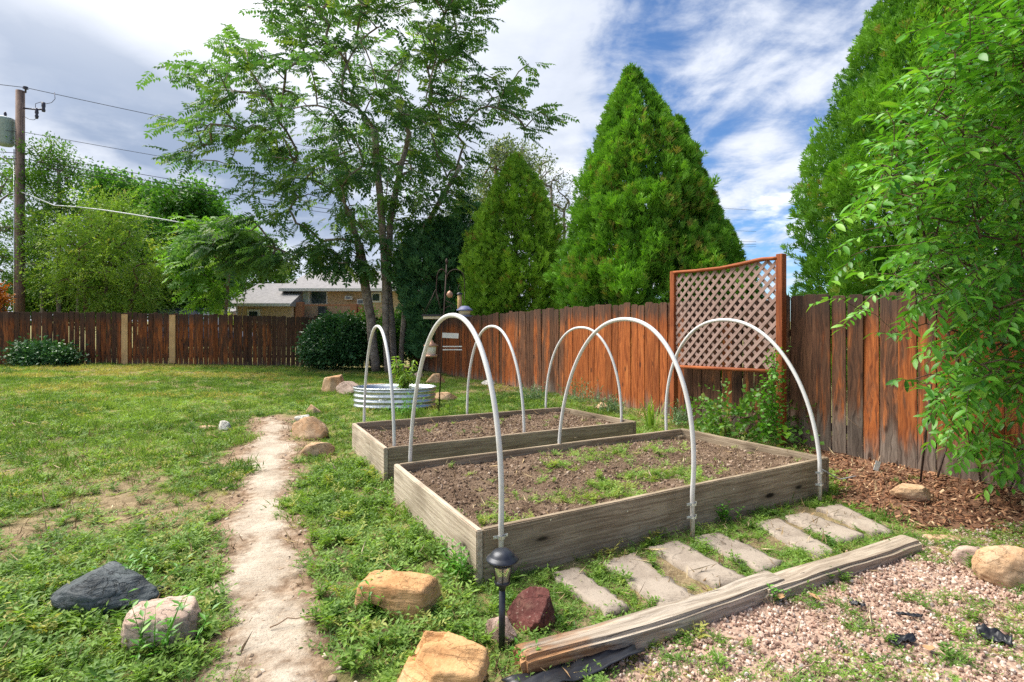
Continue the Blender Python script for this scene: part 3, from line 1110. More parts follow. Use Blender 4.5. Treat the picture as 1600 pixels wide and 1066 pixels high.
P = scat_points(2600, 1.9, 5.2, lambda P: (poly_sd(P, gravel_poly) > 0) * sstep(fbm(P[:, 0] * 1.5, P[:, 1] * 1.5, 69, 3), .4, .65) * .8, 1.1)
n = len(P)
sc_ = rng.uniform(0.3, 0.9, n)
scatter('gravel_litter', S_SRC, up3(P, 0.026), np.stack([rng.normal(0, .3, n), rng.normal(0, .3, n), rng.uniform(0, 6.28, n)], 1), np.stack([sc_, sc_, sc_ * 0.3], 1), rng.choice(2, n), rng.random(n), M_straw)
MC = [chip_src('chip_source', 120 + i, M_mulch) for i in range(4)]
P = scat_points(80000, 2.5, 9.8, lambda P: (poly_sd(P, mulch_poly) + (fbm(P[:, 0] * 4, P[:, 1] * 4, 72, 3) - .5) * .3 > 0) * np.clip(4.6 / P[:, 1], 0, 1), 1.1)
n = len(P)
s3 = rng.uniform(0.009, 0.028, n)[:, None] * rng.uniform(0.7, 1.3, (n, 3))
scatter('mulch', MC, up3(P, 0.028) + np.stack([np.zeros(n), np.zeros(n), rng.uniform(-.01, .012, n)], 1), np.stack([rng.normal(0, .45, n), rng.normal(0, .45, n), rng.uniform(0, 6.28, n)], 1), s3, rng.choice(4, n), rng.random(n), M_mulch)
PB = [rock_src('pebble_source', 140 + i, M_pebble, 0.6) for i in range(3)]
P = scat_points(20000, 1.9, 9.0, lambda P: sstep(poly_sd(P, path_poly), -0.45, 0.0) * (0.25 + 0.75 * sstep(-np.abs(poly_sd(P, path_poly)), -0.25, 0)) * 0.8, 0.9)
n = len(P)
s3 = (0.003 + 0.015 * rng.random(n) ** 3)[:, None] * rng.uniform(0.7, 1.4, (n, 3))
scatter('path_pebbles', PB, up3(P, 0.014), rots(n), s3, rng.choice(3, n), rng.random(n), M_pebble)

# ------------------------------------------------------------------ raised beds
CR = [rock_src('crumb_source', 160 + i, M_crumb, 0.8) for i in range(3)]


def rough_board(name, L, h, t, mat, parent, M, amp=0.004, seg=28, bevel=0.006):
    bm = bmesh.new()
    add_box(bm, (0, 0, 0), (L, t, h), bevel=bevel)
    es = [e for e in bm.edges if abs((e.verts[0].co - e.verts[1].co).normalized().x) > 0.95]
    bmesh.ops.subdivide_edges(bm, edges=es, cuts=seg)
    s = random.random() * 50
    for vtx in bm.verts:
        p = vtx.co.copy()
        nz = mnoise.noise_vector(Vector((p.x * 1.4 + s, p.y * 6, p.z * 6)))
        vtx.co += Vector((0, nz.y * amp, nz.z * amp))
    ob = bm_obj(name, bm, mat, parent)
    ob.matrix_local = M
    return ob


def edge_matrix(a, b, z, inset, origin):
    """board between ground points a and b; inset towards the left-hand side of a->b"""
    a, b = np.array(a[:2]), np.array(b[:2])
    d = b - a
    ang = math.atan2(d[1], d[0])
    nrm = np.array([-d[1], d[0]]) / np.linalg.norm(d)
    c = (a + b) / 2 + nrm * inset - np.array(origin[:2])
    return Matrix.Translation((c[0], c[1], z)) @ Matrix.Rotation(ang, 4, 'Z'), float(np.linalg.norm(d))


def raised_bed(corners, label, soil_z, seed, soil_label_unused=None):
    org = np.mean(corners, axis=0) * [1, 1, 0]
    root = empty('raised_bed', org, label, 'raised bed', 'timber raised beds')
    FL, FR, BR, BL = corners
    t, h = 0.042, 0.33
    for (a, b, nm, mt, trim) in ((FL, FR, 'front_board', M_bed, 2 * t), (FR, BR, 'side_board', M_bed, 0.0), (BR, BL, 'back_board', M_bed, 2 * t), (BL, FL, 'side_board', M_bedlit, 0.0)):
        M, L = edge_matrix(a, b, 0.31 - h / 2, t / 2, org)
        rough_board(nm, L - trim - 0.004, h, t, mt, root, M)
    # corner posts
    cen = np.mean(corners, axis=0)
    for c in corners:
        d = (cen - c)[:2]
        p = c[:2] + d / np.linalg.norm(d) * 0.105 - org[:2]
        bm = bmesh.new()
        add_box(bm, (0, 0, 0), (0.085, 0.085, 0.25), bevel=0.005)
        ob = bm_obj('corner_post', bm, M_bed, root, (p[0], p[1], 0.12))
        ob.rotation_euler = (0, 0, math.atan2((FR - FL)[1], (FR - FL)[0]))
    # soil
    u = np.linspace(0.012, 0.988, 110)
    v_ = np.linspace(0.02, 0.98, 70)
    U, V = np.meshgrid(u, v_)
    U, V = U.ravel(), V.ravel()
    XY = (FL[:2] * ((1 - U) * (1 - V))[:, None] + FR[:2] * (U * (1 - V))[:, None] + BR[:2] * (U * V)[:, None] + BL[:2] * ((1 - U) * V)[:, None])
    zz = soil_z + (fbm(XY[:, 0] * 1.5, XY[:, 1] * 1.5, seed, 3) - .5) * 0.10 + (fbm(XY[:, 0] * 7, XY[:, 1] * 7, seed + 9, 4) - .5) * 0.05
    idx = np.arange(len(U)).reshape(70, 110)
    q = np.stack([idx[:-1, :-1], idx[:-1, 1:], idx[1:, 1:], idx[1:, :-1]], -1).reshape(-1, 4)
    so = link('soil', mesh_np('soil', np.column_stack([XY, zz]), q, M_soil, smooth=True))
    so['kind'] = 'stuff'

    def at(n):
        a, b = rng.uniform(0.015, .985, n), rng.uniform(0.03, .97, n)
        xy = (FL[:2] * ((1 - a) * (1 - b))[:, None] + FR[:2] * (a * (1 - b))[:, None] + BR[:2] * (a * b)[:, None] + BL[:2] * ((1 - a) * b)[:, None])
        zt = soil_z + (fbm(xy[:, 0] * 1.5, xy[:, 1] * 1.5, seed, 3) - .5) * 0.10 + (fbm(xy[:, 0] * 7, xy[:, 1] * 7, seed + 9, 4) - .5) * 0.05
        return np.column_stack([xy, zt]), a, b
    n = 14000
    pos, a, b = at(n)
    s3 = (0.003 + 0.014 * rng.random(n) ** 4.0)[:, None] * rng.uniform(0.7, 1.4, (n, 3))
    scatter('soil_clods', CR, pos, rng.uniform(0, 6.28, (n, 3)), s3, rng.choice(3, n), rng.random(n) ** 1.3, M_crumb)
    pos, a, b = at(500)
    n = len(pos)
    s3 = rng.uniform(.4, .9, n)[:, None] * np.array([[1, 1, .35]])
    scatter('dry_stems', S_SRC, pos, np.stack([rng.normal(0, .5, n), rng.normal(0, .5, n), rng.uniform(0, 6.28, n)], 1), s3, rng.choice(2, n), rng.random(n), M_straw)
    return root, at


bedA, atA = raised_bed(bed1, 'front weathered timber raised bed with green weeds sprouting in its brown soil', 0.225, 201)
bedB, atB = raised_bed(bed2, 'rear timber raised bed with bare soil, beyond the weedy one', 0.225, 231)
M_nail = plain('nail_head', (.7, .7, .7), .35, .8)
for px_, py_ in ((980, 799), (1146, 764), (1238, 745), (860, 812)):
    f_ = (px_ - 745) / (1296 - 745)
    u_ = bed1[1] - bed1[0]
    w0 = bed1[0][:2] + u_[:2] * 0.0
    r_p = (px_ - 800) / F
    t_ = (r_p * w0[1] - w0[0]) / (u_[0] - r_p * u_[1])
    q_ = w0 + u_[:2] * t_
    zz_ = H - (py_ - HY) / F * q_[1]
    bm = bmesh.new()
    bmesh.ops.create_cone(bm, cap_ends=True, segments=10, radius1=.006, radius2=.006, depth=.008)
    ob = bm_obj('nail', bm, M_nail, bedA, (q_[0] - bedA.location[0], q_[1] - bedA.location[1], zz_))
    ob.rotation_euler = (math.pi / 2, 0, math.atan2(u_[1], u_[0]))
# weeds in the front bed, thickest towards the front centre
pos, a, b = atA(3800)
w_ = np.exp(-((a - 0.42) / 0.17) ** 2 - ((b - 0.30) / 0.27) ** 2) * 0.85 + 0.28 * np.exp(-((a - .62) / .13) ** 2 - ((b - .7) / .16) ** 2) + 0.35 * np.exp(-((a - .45) / .1) ** 2 - ((b - .82) / .12) ** 2) + 0.03 + .3 * np.exp(-((a - .12) / .06) ** 2 - ((b - .15) / .2) ** 2)
w_ *= sstep(fbm(pos[:, 0] * 4, pos[:, 1] * 4, 301, 3), 0.46, 0.62)
k = rng.random(len(pos)) < w_ * 1.2
pos = pos[k]
n = len(pos)
sc_ = rng.uniform(.3, .75, n)
tn = np.where(rng.random(n) < .4, 1.0 + rng.random(n) * .15, np.clip(rng.normal(.75, .25, n), 0, 1))
scatter('bed_weeds', W_SRC, pos, rots(n, .25), np.stack([sc_, sc_, sc_ * .9], 1), rng.choice(5, n, p=[.3, .3, .05, .3, .05]), tn, M_weed)
pos, a, b = atB(160)
k = rng.random(len(pos)) < .18
pos = pos[k]
n = len(pos)
sc_ = rng.uniform(.3, .6, n)
scatter('bed_weeds', W_SRC, pos, rots(n), np.stack([sc_, sc_, sc_], 1), rng.choice(5, n), np.clip(rng.normal(.6, .25, n), 0, 1), M_weed)

# hoops: photo pixels of front foot, apex, back foot, and which bed


def hoop(front_px, back_px, apex_py, front_z, back_z, label, group, clamps, skew=0.0, r=0.0163):
    a = G(*front_px, front_z)
    b = G(*back_px, back_z)
    mid = (a + b) / 2
    zt = H - (apex_py - HY) / F * (mid[1])
    root = empty('hoop', (a[0], a[1], 0), label, 'hoop', group)
    s = np.linspace(0, 1, 61)
    th = np.pi * s
    half = (b - a)[:2] / 2
    zs = 0.34
    # super-ellipse arch: nearly upright legs, round crown, slightly lopsided like bent pipe
    cx = np.sign(np.cos(th)) * np.abs(np.cos(th)) ** 0.92
    cz = np.sin(th) ** 0.96
    lean = rng.normal(0, 0.012)
    xy = mid[:2] - cx[:, None] * half[None] - (skew * cz)[:, None] * half[None]
    side = np.array([-half[1], half[0]]) / np.linalg.norm(half)
    xy = xy + side[None] * (lean * cz + 0.01 * np.sin(th * 2))[:, None]
    zz = zs + (zt - zs) * cz
    P = np.column_stack([xy, zz])
    P = np.vstack([[a[0], a[1], min(front_z, 0.03)], P, [b[0], b[1], 0.05]])
    tube_obj('pipe', [(P - np.array([a[0], a[1], 0]), r)], M_pvc, root, 12)
    for cz_ in clamps:
        bm = bmesh.new()
        # strap: ring + two ears screwed to the board
        for k in range(10):
            t0 = math.pi * k / 9
            add_box(bm, (math.cos(t0) * (r + .003), -math.sin(t0) * (r + .003), 0), (0.0095, 0.0095, 0.018), rz=t0)
        for sx in (-1, 1):
            add_box(bm, (sx * (r + 0.018), 0.006, 0), (0.028, 0.004, 0.018), bevel=0.001)
            add_box(bm, (sx * (r + 0.02), 0.002, 0), (0.008, 0.006, 0.008), bevel=0.001)
        ob = bm_obj('clamp', bm, M_galv, root, (0, 0, cz_))
        ob.rotation_euler = (0, 0, math.atan2((bed1[1] - bed1[0])[1], (bed1[1] - bed1[0])[0]))
    return root


GA, GB = 'white pipe hoops over the front raised bed', 'white pipe hoops over the rear raised bed'
hoop((783, 856), (641, 716), 493, 0.20, 0.33, 'white pipe hoop nearest the black path light, at the front corner of the weedy bed', GA, [0.265], 0.17)
hoop((1082, 838), (874, 690), 499, 0.03, 0.33, 'middle white hoop of the weedy front bed, clamped halfway along its board', GA, [0.165, 0.255], 0.2)
hoop((1281, 781), (1041, 668), 500, 0.03, 0.33, 'white pipe hoop before the lattice trellis, at the far end of the weedy bed', GA, [0.16, 0.26], -0.1)
hoop((616, 741), (569, 655), 510, 0.03, 0.33, 'narrow looking white hoop in front of the steel tub and tree trunks', GB, [0.15])
hoop((819, 697), (730, 641), 510, 0.15, 0.33, 'middle white hoop of the rear bed, behind the front bed', GB, [0.20])
hoop((971, 676), (853, 633), 512, 0.15, 0.33, 'white hoop at the fence end of the rear bed, before the orange fence boards', GB, [0.22])

# ------------------------------------------------------------------ paving slabs and edging timbers


def slab(corners, zt, label, seed):
    c = np.array(corners)
    org = c.mean(0) * [1, 1, 0]
    nu, nv = 9, 18
    s = np.linspace(0, 1, nu)
    t = np.linspace(0, 1, nv)
    U, V = np.meshgrid(s, t)
    U, V = U.ravel(), V.ravel()
    XY = (c[0][:2] * ((1 - U) * (1 - V))[:, None] + c[1][:2] * (U * (1 - V))[:, None] + c[2][:2] * (U * V)[:, None] + c[3][:2] * ((1 - U) * V)[:, None])
    edge = np.minimum(np.minimum(U, 1 - U) * 0.3, np.minimum(V, 1 - V) * 0.7)
    XY = XY + np.where(edge[:, None] < .02, rng.normal(0, .008, XY.shape), 0)
    zz = zt + (fbm(XY[:, 0] * 5, XY[:, 1] * 5, seed, 4) - .5) * .010 - np.where(edge < .012, .006, 0)
    XY = XY - org[:2]
    top = np.column_stack([XY, zz])
    bot = np.column_stack([XY, np.full(len(XY), -0.03)])
    idx = np.arange(nu * nv).reshape(nv, nu)
    q = np.stack([idx[:-1, :-1], idx[:-1, 1:], idx[1:, 1:], idx[1:, :-1]], -1).reshape(-1, 4)
    ring = np.concatenate([idx[0, :], idx[1:, -1], idx[-1, -2::-1], idx[-2:0:-1, 0]])
    N = nu * nv
    sides = [(ring[i], ring[i - 1], ring[i - 1] + N, ring[i] + N) for i in range(len(ring))]
    o_ = link('paving_slab', mesh_np('paving_slab', np.vstack([top, bot]), np.vstack([q, np.array(sides)]), M_slab), loc=org)
    return tag(o_, label, 'paving slab', 'tan paving slabs beside the raised bed')


SLAB_L = ['short tan paving slab nearest the maroon rock', 'long tan paving slab, second from the maroon rock',
          'tan paving slab, third from the maroon rock, just before the middle hoop foot', 'cracked paving slab whose corner touches the foot of the middle hoop',
          'straight edged paving slab just beyond the middle hoop foot', 'paving slab second from the mulch, beside the last of the row',
          'last tan paving slab, touching the mulch below the outer hoop']
for s_, l_, i in zip(SLABS, SLAB_L, range(99)):
    slab(s_, 0.021, l_, 400 + i)


def timber(pa, pb, w, h, label, seed, mat, bend=0.0, za=0.0, zb=0.0):
    a, b = np.array(pa), np.array(pb)
    d = (b - a)[:2]
    L = np.linalg.norm(d)
    bm = bmesh.new()
    add_box(bm, (0, 0, 0), (L, w, h), bevel=0.018)
    es = [e for e in bm.edges if abs((e.verts[0].co - e.verts[1].co).normalized().x) > 0.95]
    bmesh.ops.subdivide_edges(bm, edges=es, cuts=60)
    es = [e for e in bm.edges if abs((e.verts[0].co - e.verts[1].co).normalized().x) < 0.05 and e.calc_length() > 0.05]
    bmesh.ops.subdivide_edges(bm, edges=es, cuts=4, use_grid_fill=True)
    for vtx in bm.verts:
        p = vtx.co.copy()
        nv = mnoise.noise_vector(Vector((p.x * 2.2 + seed, p.y * 9, p.z * 9)))
        n2 = mnoise.noise_vector(Vector((p.x * 5 + seed, p.y * 28, p.z * 28)))
        vtx.co += Vector((0.3 * nv.x * .02, nv.y * .012 + n2.y * .004, nv.z * .014 + n2.z * .005))
        endw = max(0, abs(p.x) / (L / 2) - 0.965) / 0.035
        vtx.co.z -= endw * (0.010 + 0.02 * max(0, nv.x)) * (1 if p.z > 0 else 0)
        vtx.co.x += endw * nv.y * 0.05
        vtx.co.y += bend * (1 - (2 * p.x / L) ** 2)
    m = (a + b) / 2
    ob = bm_obj('edging_timber', bm, mat, None, (m[0], m[1], h / 2 - 0.02 + (za + zb) / 2))
    ob.rotation_euler = (0, -math.atan2(zb - za, L), math.atan2(d[1], d[0]))
    return tag(ob, label, 'edging timber', 'old timbers edging the gravel')


M_tie2, T = new_mat('broken_timber')
o = T.n('ShaderNodeTexCoord').outputs['Object']
warp = T.noise(T.mapping(o, scale=(1.2, 4, 4)), 1.6, 3.0).outputs[0]
g1 = T.n('ShaderNodeVectorMath', operation='ADD')
T.link(T.mapping(o, scale=(1.1, 36, 36)), g1.inputs[0])
T.link(T.combine(0.0, T.math('MULTIPLY', warp, 1.8), T.math('MULTIPLY', warp, 1.8)), g1.inputs[1])
n = T.noise(g1.outputs[0], 1.6, 8.0, 0.66, 0.4).outputs[0]
crk = T.ramp(T.noise(T.mapping(o, scale=(0.8, 44, 44)), 1.3, 4.0, 0.7).outputs[0], 0.38, 0.28)
cA = T.mix(T.ramp(n, .33, .66), (0.24, 0.195, 0.15), (0.48, 0.415, 0.34))
cB = T.mix(T.ramp(n, .33, .66), (0.21, 0.095, 0.042), (0.50, 0.28, 0.14))
sx = T.n('ShaderNodeSeparateXYZ')
T.link(o, sx.inputs[0])
wob = T.math('MULTIPLY', T.math('SUBTRACT', T.noise(T.mapping(o, scale=(3, 12, 12)), 1.2, 5.0).outputs[0], .5), 1.6)
near = T.ramp(T.math('ADD', T.math('ADD', sx.outputs[0], wob), T.math('MULTIPLY', sx.outputs[2], 4.0)), -0.15, -0.6)
col = T.mix(near, cA, cB)
col = T.mix(T.math('MULTIPLY', crk, .75), col, (0.06, 0.04, 0.028))
finish(T, col, 0.85, T.math('SUBTRACT', n, crk), 0.9, 0.01, spec=0.2)

tA0, tA1 = G(808, 1010, 0.11), G(1215, 893, 0.10)
timber(tA0, tA1, 0.142, 0.108, 'long weathered edging timber with a broken orange end beside the path light', 11.0, M_tie2, -0.03)
tB0, tB1 = G(1185, 908, 0.10), G(1425, 834, 0.10)
timber(tB0, tB1, 0.14, 0.10, 'shorter grey split edging timber ending at the mulch', 23.0, M_tie)

# ------------------------------------------------------------------ rocks


def rock(label, x0, x1, ytop, ybase, mat, seed, deep=0.8, facets=8, lump=0.10, rz=0.0, tilt=(0, 0), sub=4, flat_top=False, notch=None, boxy=0.0, step=None, hscale=1.0, name='rock', group=None, sink=0.25):
    g0 = G((x0 + x1) / 2, ybase)
    d0, gzr = g0[1], g0[2]
    w = (x1 - x0) / F * d0
    dc = d0 + deep * w * 0.42
    w = (x1 - x0) / F * dc
    cx = ((x0 + x1) / 2 - 800) / F * dc
    ztop = H - (ytop - HY) / F * (dc + deep * w * 0.25)
    h = max(0.03, ztop - gzr) * hscale
    bm = bmesh.new()
    bmesh.ops.create_icosphere(bm, subdivisions=sub + 1, radius=1.0)
    V = np.array([v.co for v in bm.verts])
    r = np.random.default_rng(seed)
    if boxy:
        V = V * (1 - boxy) + boxy * V / np.abs(V).max(1, keepdims=True) * 0.86
    # facet cuts
    for i in range(facets + 5):
        nv = r.normal(0, 1, 3)
        nv[2] = abs(nv[2]) * 0.6
        nv /= np.linalg.norm(nv)
        c = r.uniform(0.42, 0.80)
        dd = V @ nv - c
        V = V - np.where(dd > 0, dd * 0.97, 0)[:, None] * nv
    if flat_top:
        dd = V[:, 2] - 0.45
        V[:, 2] -= np.where(dd > 0, dd * 0.9, 0)
    if step:
        V = step(V)
    if notch:
        for (nx_, ny_, nz_, rad) in notch:
            cc = np.array([nx_, ny_, nz_])
            e = V - cc
            ln = np.linalg.norm(e, axis=1)
            k = ln < rad
            V[k] = cc + e[k] / (ln[k][:, None] + 1e-6) * rad
    for i in range(len(V)):
        p = Vector(V[i])
        nz = mnoise.fractal(p * 1.7 + Vector((seed, seed * 0.3, 0)), 0.9, 2.1, 4)
        f2 = mnoise.fractal(p * 6 + Vector((seed, 7, 1)), 0.8, 2.1, 3)
        V[i] *= 1 + lump * 0.8 * nz + 0.030 * f2 + 0.012 * mnoise.fractal(p * 15 + Vector((seed, 3, 5)), 0.8, 2.1, 2)
    R = (Matrix.Rotation(rz, 3, 'Z') @ Matrix.Rotation(tilt[0], 3, 'X') @ Matrix.Rotation(tilt[1], 3, 'Y'))
    V = V @ np.array(R).T
    V -= (V.max(0) + V.min(0)) / 2
    V /= (V.max(0) - V.min(0)) / 2
    hz = h * (1 + sink) / 2
    V = V * [w / 2, w * deep / 2, hz]
    V[:, 2] += h - hz
    for v_, c in zip(bm.verts, V):
        v_.co = c
    for f_ in bm.faces:
        f_.smooth = True
    ob = bm_obj(name, bm, mat, None, (cx, dc, gzr))
    for p_ in ob.data.polygons:
        p_.use_smooth = True
    return tag(ob, label, 'rock', group or 'loose garden rocks')


MR_slate = rock_mat('dark_slate', (0.028, 0.036, 0.042), (0.085, 0.105, 0.115), (0.15, 0.165, 0.17), scale=3.5, bands=True, bstr=0.7, rough=0.6)
MR_pink = rock_mat('pale_pink_stone', (0.42, 0.30, 0.235), (0.58, 0.45, 0.37), (0.30, 0.215, 0.175), scale=4.5)
MR_orange = rock_mat('orange_sandstone', (0.45, 0.235, 0.10), (0.58, 0.36, 0.175), (0.60, 0.43, 0.255), scale=4.0, bands=True, bstr=0.5)
MR_tan = rock_mat('tan_sandstone', (0.42, 0.27, 0.155), (0.60, 0.43, 0.28), (0.50, 0.28, 0.14), scale=4.5, bstr=0.5)
MR_maroon = rock_mat('maroon_stone', (0.075, 0.022, 0.020), (0.17, 0.060, 0.050), (0.26, 0.17, 0.12), scale=4.5, speck=(0.36, 0.27, 0.22))
MR_pudding = rock_mat('speckled_stone', (0.20, 0.125, 0.10), (0.42, 0.31, 0.26), None, scale=12, speck=(0.6, 0.52, 0.46))
MR_white = rock_mat('pale_grey_stone', (0.55, 0.52, 0.46), (0.72, 0.69, 0.63), None, scale=5)

rock('dark slate boulder with a sloping ridge lying in the lawn weeds', 74, 250, 884, 972, MR_slate, 3, 0.5, 4, 0.12, rz=0.2, tilt=(-0.35, -0.42), boxy=.35, group='big rocks in the lawn')
rock('small dark slate stone behind the pale boulder', 236, 264, 912, 934, MR_slate, 4, 0.8, 7, 0.1, sub=3)
rock('rounded pinkish boulder in the lawn in front of the dark slate', 195, 312, 932, 1022, MR_pink, 5, 0.80, -5, 0.045, rz=.3, boxy=.45, group='big rocks in the lawn')
rock('orange sandstone block with a hollow front face beside the pale bed board', 560, 688, 884, 968, MR_orange, 12, 0.68, -4, 0.055, rz=-0.2, tilt=(0.0, 0.06), boxy=.55, sink=.6, notch=[(-0.38, -1.0, -0.25, 0.50)], group='orange sandstone blocks')
rock('large layered orange sandstone block at the foot of the edging timber', 612, 766, 978, 1100, MR_orange, 8, 0.85, 0, 0.06, rz=-0.15, boxy=.8, step=lambda V: np.column_stack([V[:, 0] + np.where(V[:, 2] < .2, -.10, .06) * (V[:, 1] < .2), V[:, 1], V[:, 2] - 0.42 * sstep(-V[:, 0] + V[:, 1] * .3, .05, .18) * sstep(V[:, 2], 0, .5) * sstep(-np.abs(V[:, 1] - .12), -.34, -.22) - 0.25 * sstep(-V[:, 1], .3, .42) * sstep(V[:, 2], 0, .5)]), group='orange sandstone blocks')
rock('dark maroon faceted rock behind the path light', 792, 868, 912, 985, MR_maroon, 9, 0.8, 7, 0.06, rz=0.4, boxy=.3, hscale=.9)
rock('small speckled stone below the maroon rock', 757, 808, 962, 1004, MR_pudding, 10, 0.8, 5, 0.05, sub=3)
rock('tan rock leaning by the dirt path, with a small cream stone behind', 455, 512, 649, 687, MR_tan, 11, 0.6, -1, 0.06, tilt=(0, -0.3), boxy=.55, sub=3)
rock('flat topped tan rock on the edge of the path close to the rear bed', 472, 520, 690, 714, MR_tan, 12, 0.7, -1, 0.05, boxy=.6, sub=3)
rock('small pointed tan stone in grass near the cream pebble', 477, 504, 631, 648, MR_tan, 13, 0.7, 7, 0.06, sub=3)
rock('small smooth cream stone at the head of the path', 460, 484, 648, 660, MR_white, 14, 0.8, 2, 0.03, sub=3)
rock('white stone in the lawn left of the path head', 338, 364, 656, 674, MR_white, 15, 0.8, 5, 0.08, sub=3)
rock('flat pale stone lying beside the white stone in the lawn', 312, 342, 664, 672, MR_tan, 16, 0.7, 5, 0.05, flat_top=True, sub=3)
rock('brown angular boulder, the taller of two by the steel tub', 503, 543, 585, 613, MR_tan, 17, 0.8, 9, 0.06, sub=3)
rock('pale rounded boulder touching the brown one beside the steel tub', 525, 568, 595, 616, MR_pink, 18, 0.7, -1, 0.05, sub=3)
rock('long low sandstone slab behind the steel tub', 566, 622, 599, 611, MR_tan, 19, 0.5, 6, 0.05, flat_top=True, sub=3)
rock('tan flat rock right behind the bird feeder pole', 666, 696, 583, 600, MR_tan, 20, 0.7, 7, 0.05, flat_top=True, sub=3)
rock('sandstone slab at the right end of the steel tub', 676, 716, 612, 626, MR_tan, 21, 0.6, 5, 0.05, flat_top=True, sub=3)
rock('small grey stone between the tub and the tree trunks', 646, 662, 581, 591, MR_pink, 22, 0.8, 6, 0.06, sub=3)
rock('white stone chip on the soil at the fence foot', 752, 774, 592, 602, MR_white, 23, 0.6, 8, 0.06, sub=3)
rock('brown stone half hidden by grey green plants at the fence', 928, 952, 628, 642, MR_tan, 24, 0.8, 6, 0.05, sub=3)
rock('flat reddish sandstone in the mulch beside the iron stake', 1394, 1458, 756, 786, MR_tan, 25, 0.6, 7, 0.04, rz=-0.2, flat_top=True)
rock('pinkish white rock next to the big tan boulder at the gravel edge', 1489, 1530, 850, 886, MR_pink, 26, 0.75, -2, 0.05, sub=3)
rock('big smooth tan boulder on the gravel under the leafy shrub', 1527, 1612, 848, 920, MR_tan, 27, 0.7, -3, 0.05, rz=0.3, boxy=.18)
rock('thin flat stone between timber end and pinkish rock', 1446, 1500, 836, 848, MR_tan, 28, 0.5, 6, 0.05, flat_top=True, sub=3)

# ------------------------------------------------------------------ fences


def picket_mesh(name, w, h, t=0.018, ear=0.026):
    pr = [(-w / 2, 0), (w / 2, 0), (w / 2, h - ear), (w / 2 - ear, h), (-w / 2 + ear, h), (-w / 2, h - ear)]
    V = [(x_, s * t / 2, z_) for s in (-1, 1) for x_, z_ in pr]
    bm = bmesh.new()
    vv = [bm.verts.new(v) for v in V]
    bm.faces.new(vv[:6])
    bm.faces.new(vv[:5:-1])
    for i in range(6):
        j = (i + 1) % 6
        bm.faces.new((vv[j], vv[i], vv[i + 6], vv[j + 6]))
    bmesh.ops.bevel(bm, geom=[e for e in bm.edges], offset=0.0022, segments=1, affect='EDGES')
    me = bpy.data.meshes.new(name)
    bm.to_mesh(me)
    bm.free()
    me.materials.append(M_picket)
    return me


def fence(a, b, label, step, pw, gapf, colf, hgt=1.83, zf=lambda q: 0.0):
    a, b = np.array(a), np.array(b)
    L = np.linalg.norm(b - a)
    d = (b - a) / L
    ang = math.atan2(d[1], d[0])
    root = empty('wood_fence', (a[0], a[1], 0), label, 'fence', 'wooden yard fences')
    mes = [picket_mesh('picket', pw * k, 1.0) for k in (0.94, 1.0, 1.05)]
    mes = [picket_mesh('picket', pw * k, hgt + dz) for k, dz in ((0.93, -0.015), (1.0, 0.0), (1.05, 0.012), (0.98, 0.02))]
    n = int(L / step)
    zL, zR = float(zf(a)), float(zf(b))
    nrm = np.array([d[1], -d[0]])
    if nrm @ (np.array([0, 3.0]) - a) < 0:
        nrm = -nrm
    for i in range(n):
        p = d * (i + 0.5) * step + nrm * random.gauss(0, 0.003)
        o_ = bpy.data.objects.new('picket', random.choice(mes))
        COL.objects.link(o_)
        o_.parent = root
        o_.location = (p[0], p[1], random.gauss(-0.01, 0.010) + zf(a + p))
        o_.rotation_euler = (random.gauss(0, 0.006), random.gauss(0, 0.004), ang + random.gauss(0, 0.02))
        P_ = a + p
        c = colf(P_)
        o_.color = (*c, 1.0)
    # rails and posts on the far side
    for zr in (0.35, 1.45):
        bm = bmesh.new()
        add_box(bm, (L / 2, 0, 0), (L, 0.038, 0.089), bevel=0.003)
        q_ = -nrm * 0.034
        ob = bm_obj('rail', bm, M_picket, root, (q_[0], q_[1], zr + zL))
        ob.rotation_euler = (0, -math.atan2(zR - zL, L), ang)
        ob.color = (0.2, 0.9, 0, 1)
    k = 0.0
    while k < L:
        bm = bmesh.new()
        add_box(bm, (0, 0, 0.85), (0.089, 0.089, 1.7), bevel=0.003)
        q_ = d * k - nrm * 0.1
        ob = bm_obj('fence_post', bm, M_picket, root, (q_[0], q_[1], 0))
        ob.rotation_euler = (0, 0, ang)
        ob.color = (0.2, 0.9, 0, 1)
        k += 2.4
    return root


def col_right(P_):
    px_ = 800 + P_[0] / P_[1] * F
    j = random.gauss
    ks = [(600, .25, .9, .2), (670, .3, .9, .1), (700, .65, .75, .05), (760, .55, .8, .05), (800, .5, 1.15, .0), (840, .3, 1.2, 0), (880, .35, 1.0, 0), (895, .95, 1.05, 0), (1040, .95, 1.05, 0),
          (1056, .25, .8, .05), (1220, .16, .78, .22), (1300, .32, .92, .32), (1370, .50, 1.0, .32), (1450, .64, 1.0, .30), (1700, .68, 1.0, .3)]
    x_ = min(max(px_, 600), 1700)
    r = np.interp(x_, [k[0] for k in ks], [k[1] for k in ks])
    g = np.interp(x_, [k[0] for k in ks], [k[2] for k in ks])
    b = np.interp(x_, [k[0] for k in ks], [k[3] for k in ks])
    return (min(1, max(0, r + j(0, .17))), max(.4, g * (1 + j(0, .14))), max(0, b + j(0, .08)))


def col_far(P_):
    px_ = 800 + P_[0] / P_[1] * F
    r = np.interp(px_, [0, 180, 300, 400, 440], [.46, .48, .5, .45, .15]) + random.gauss(0, .08)
    return (max(0, r), max(.3, random.gauss(0.78, .12)), 0.0)


dz_ = lambda q: float(drop(np.array([q[0]]), np.array([q[1]]))[0])
rf = fence(fA + fdir * 0.02, fB, 'tall dog eared picket fence in brown, orange and grey boards along the beds and trellis', 0.176, 0.1715, 0, col_right, zf=dz_)
ff = fence(kA, kB, 'dark reddish brown picket fence with light gaps across the back of the lawn', 0.165, 0.153, 0, col_far, zf=lambda q: dz_(q) * .8)
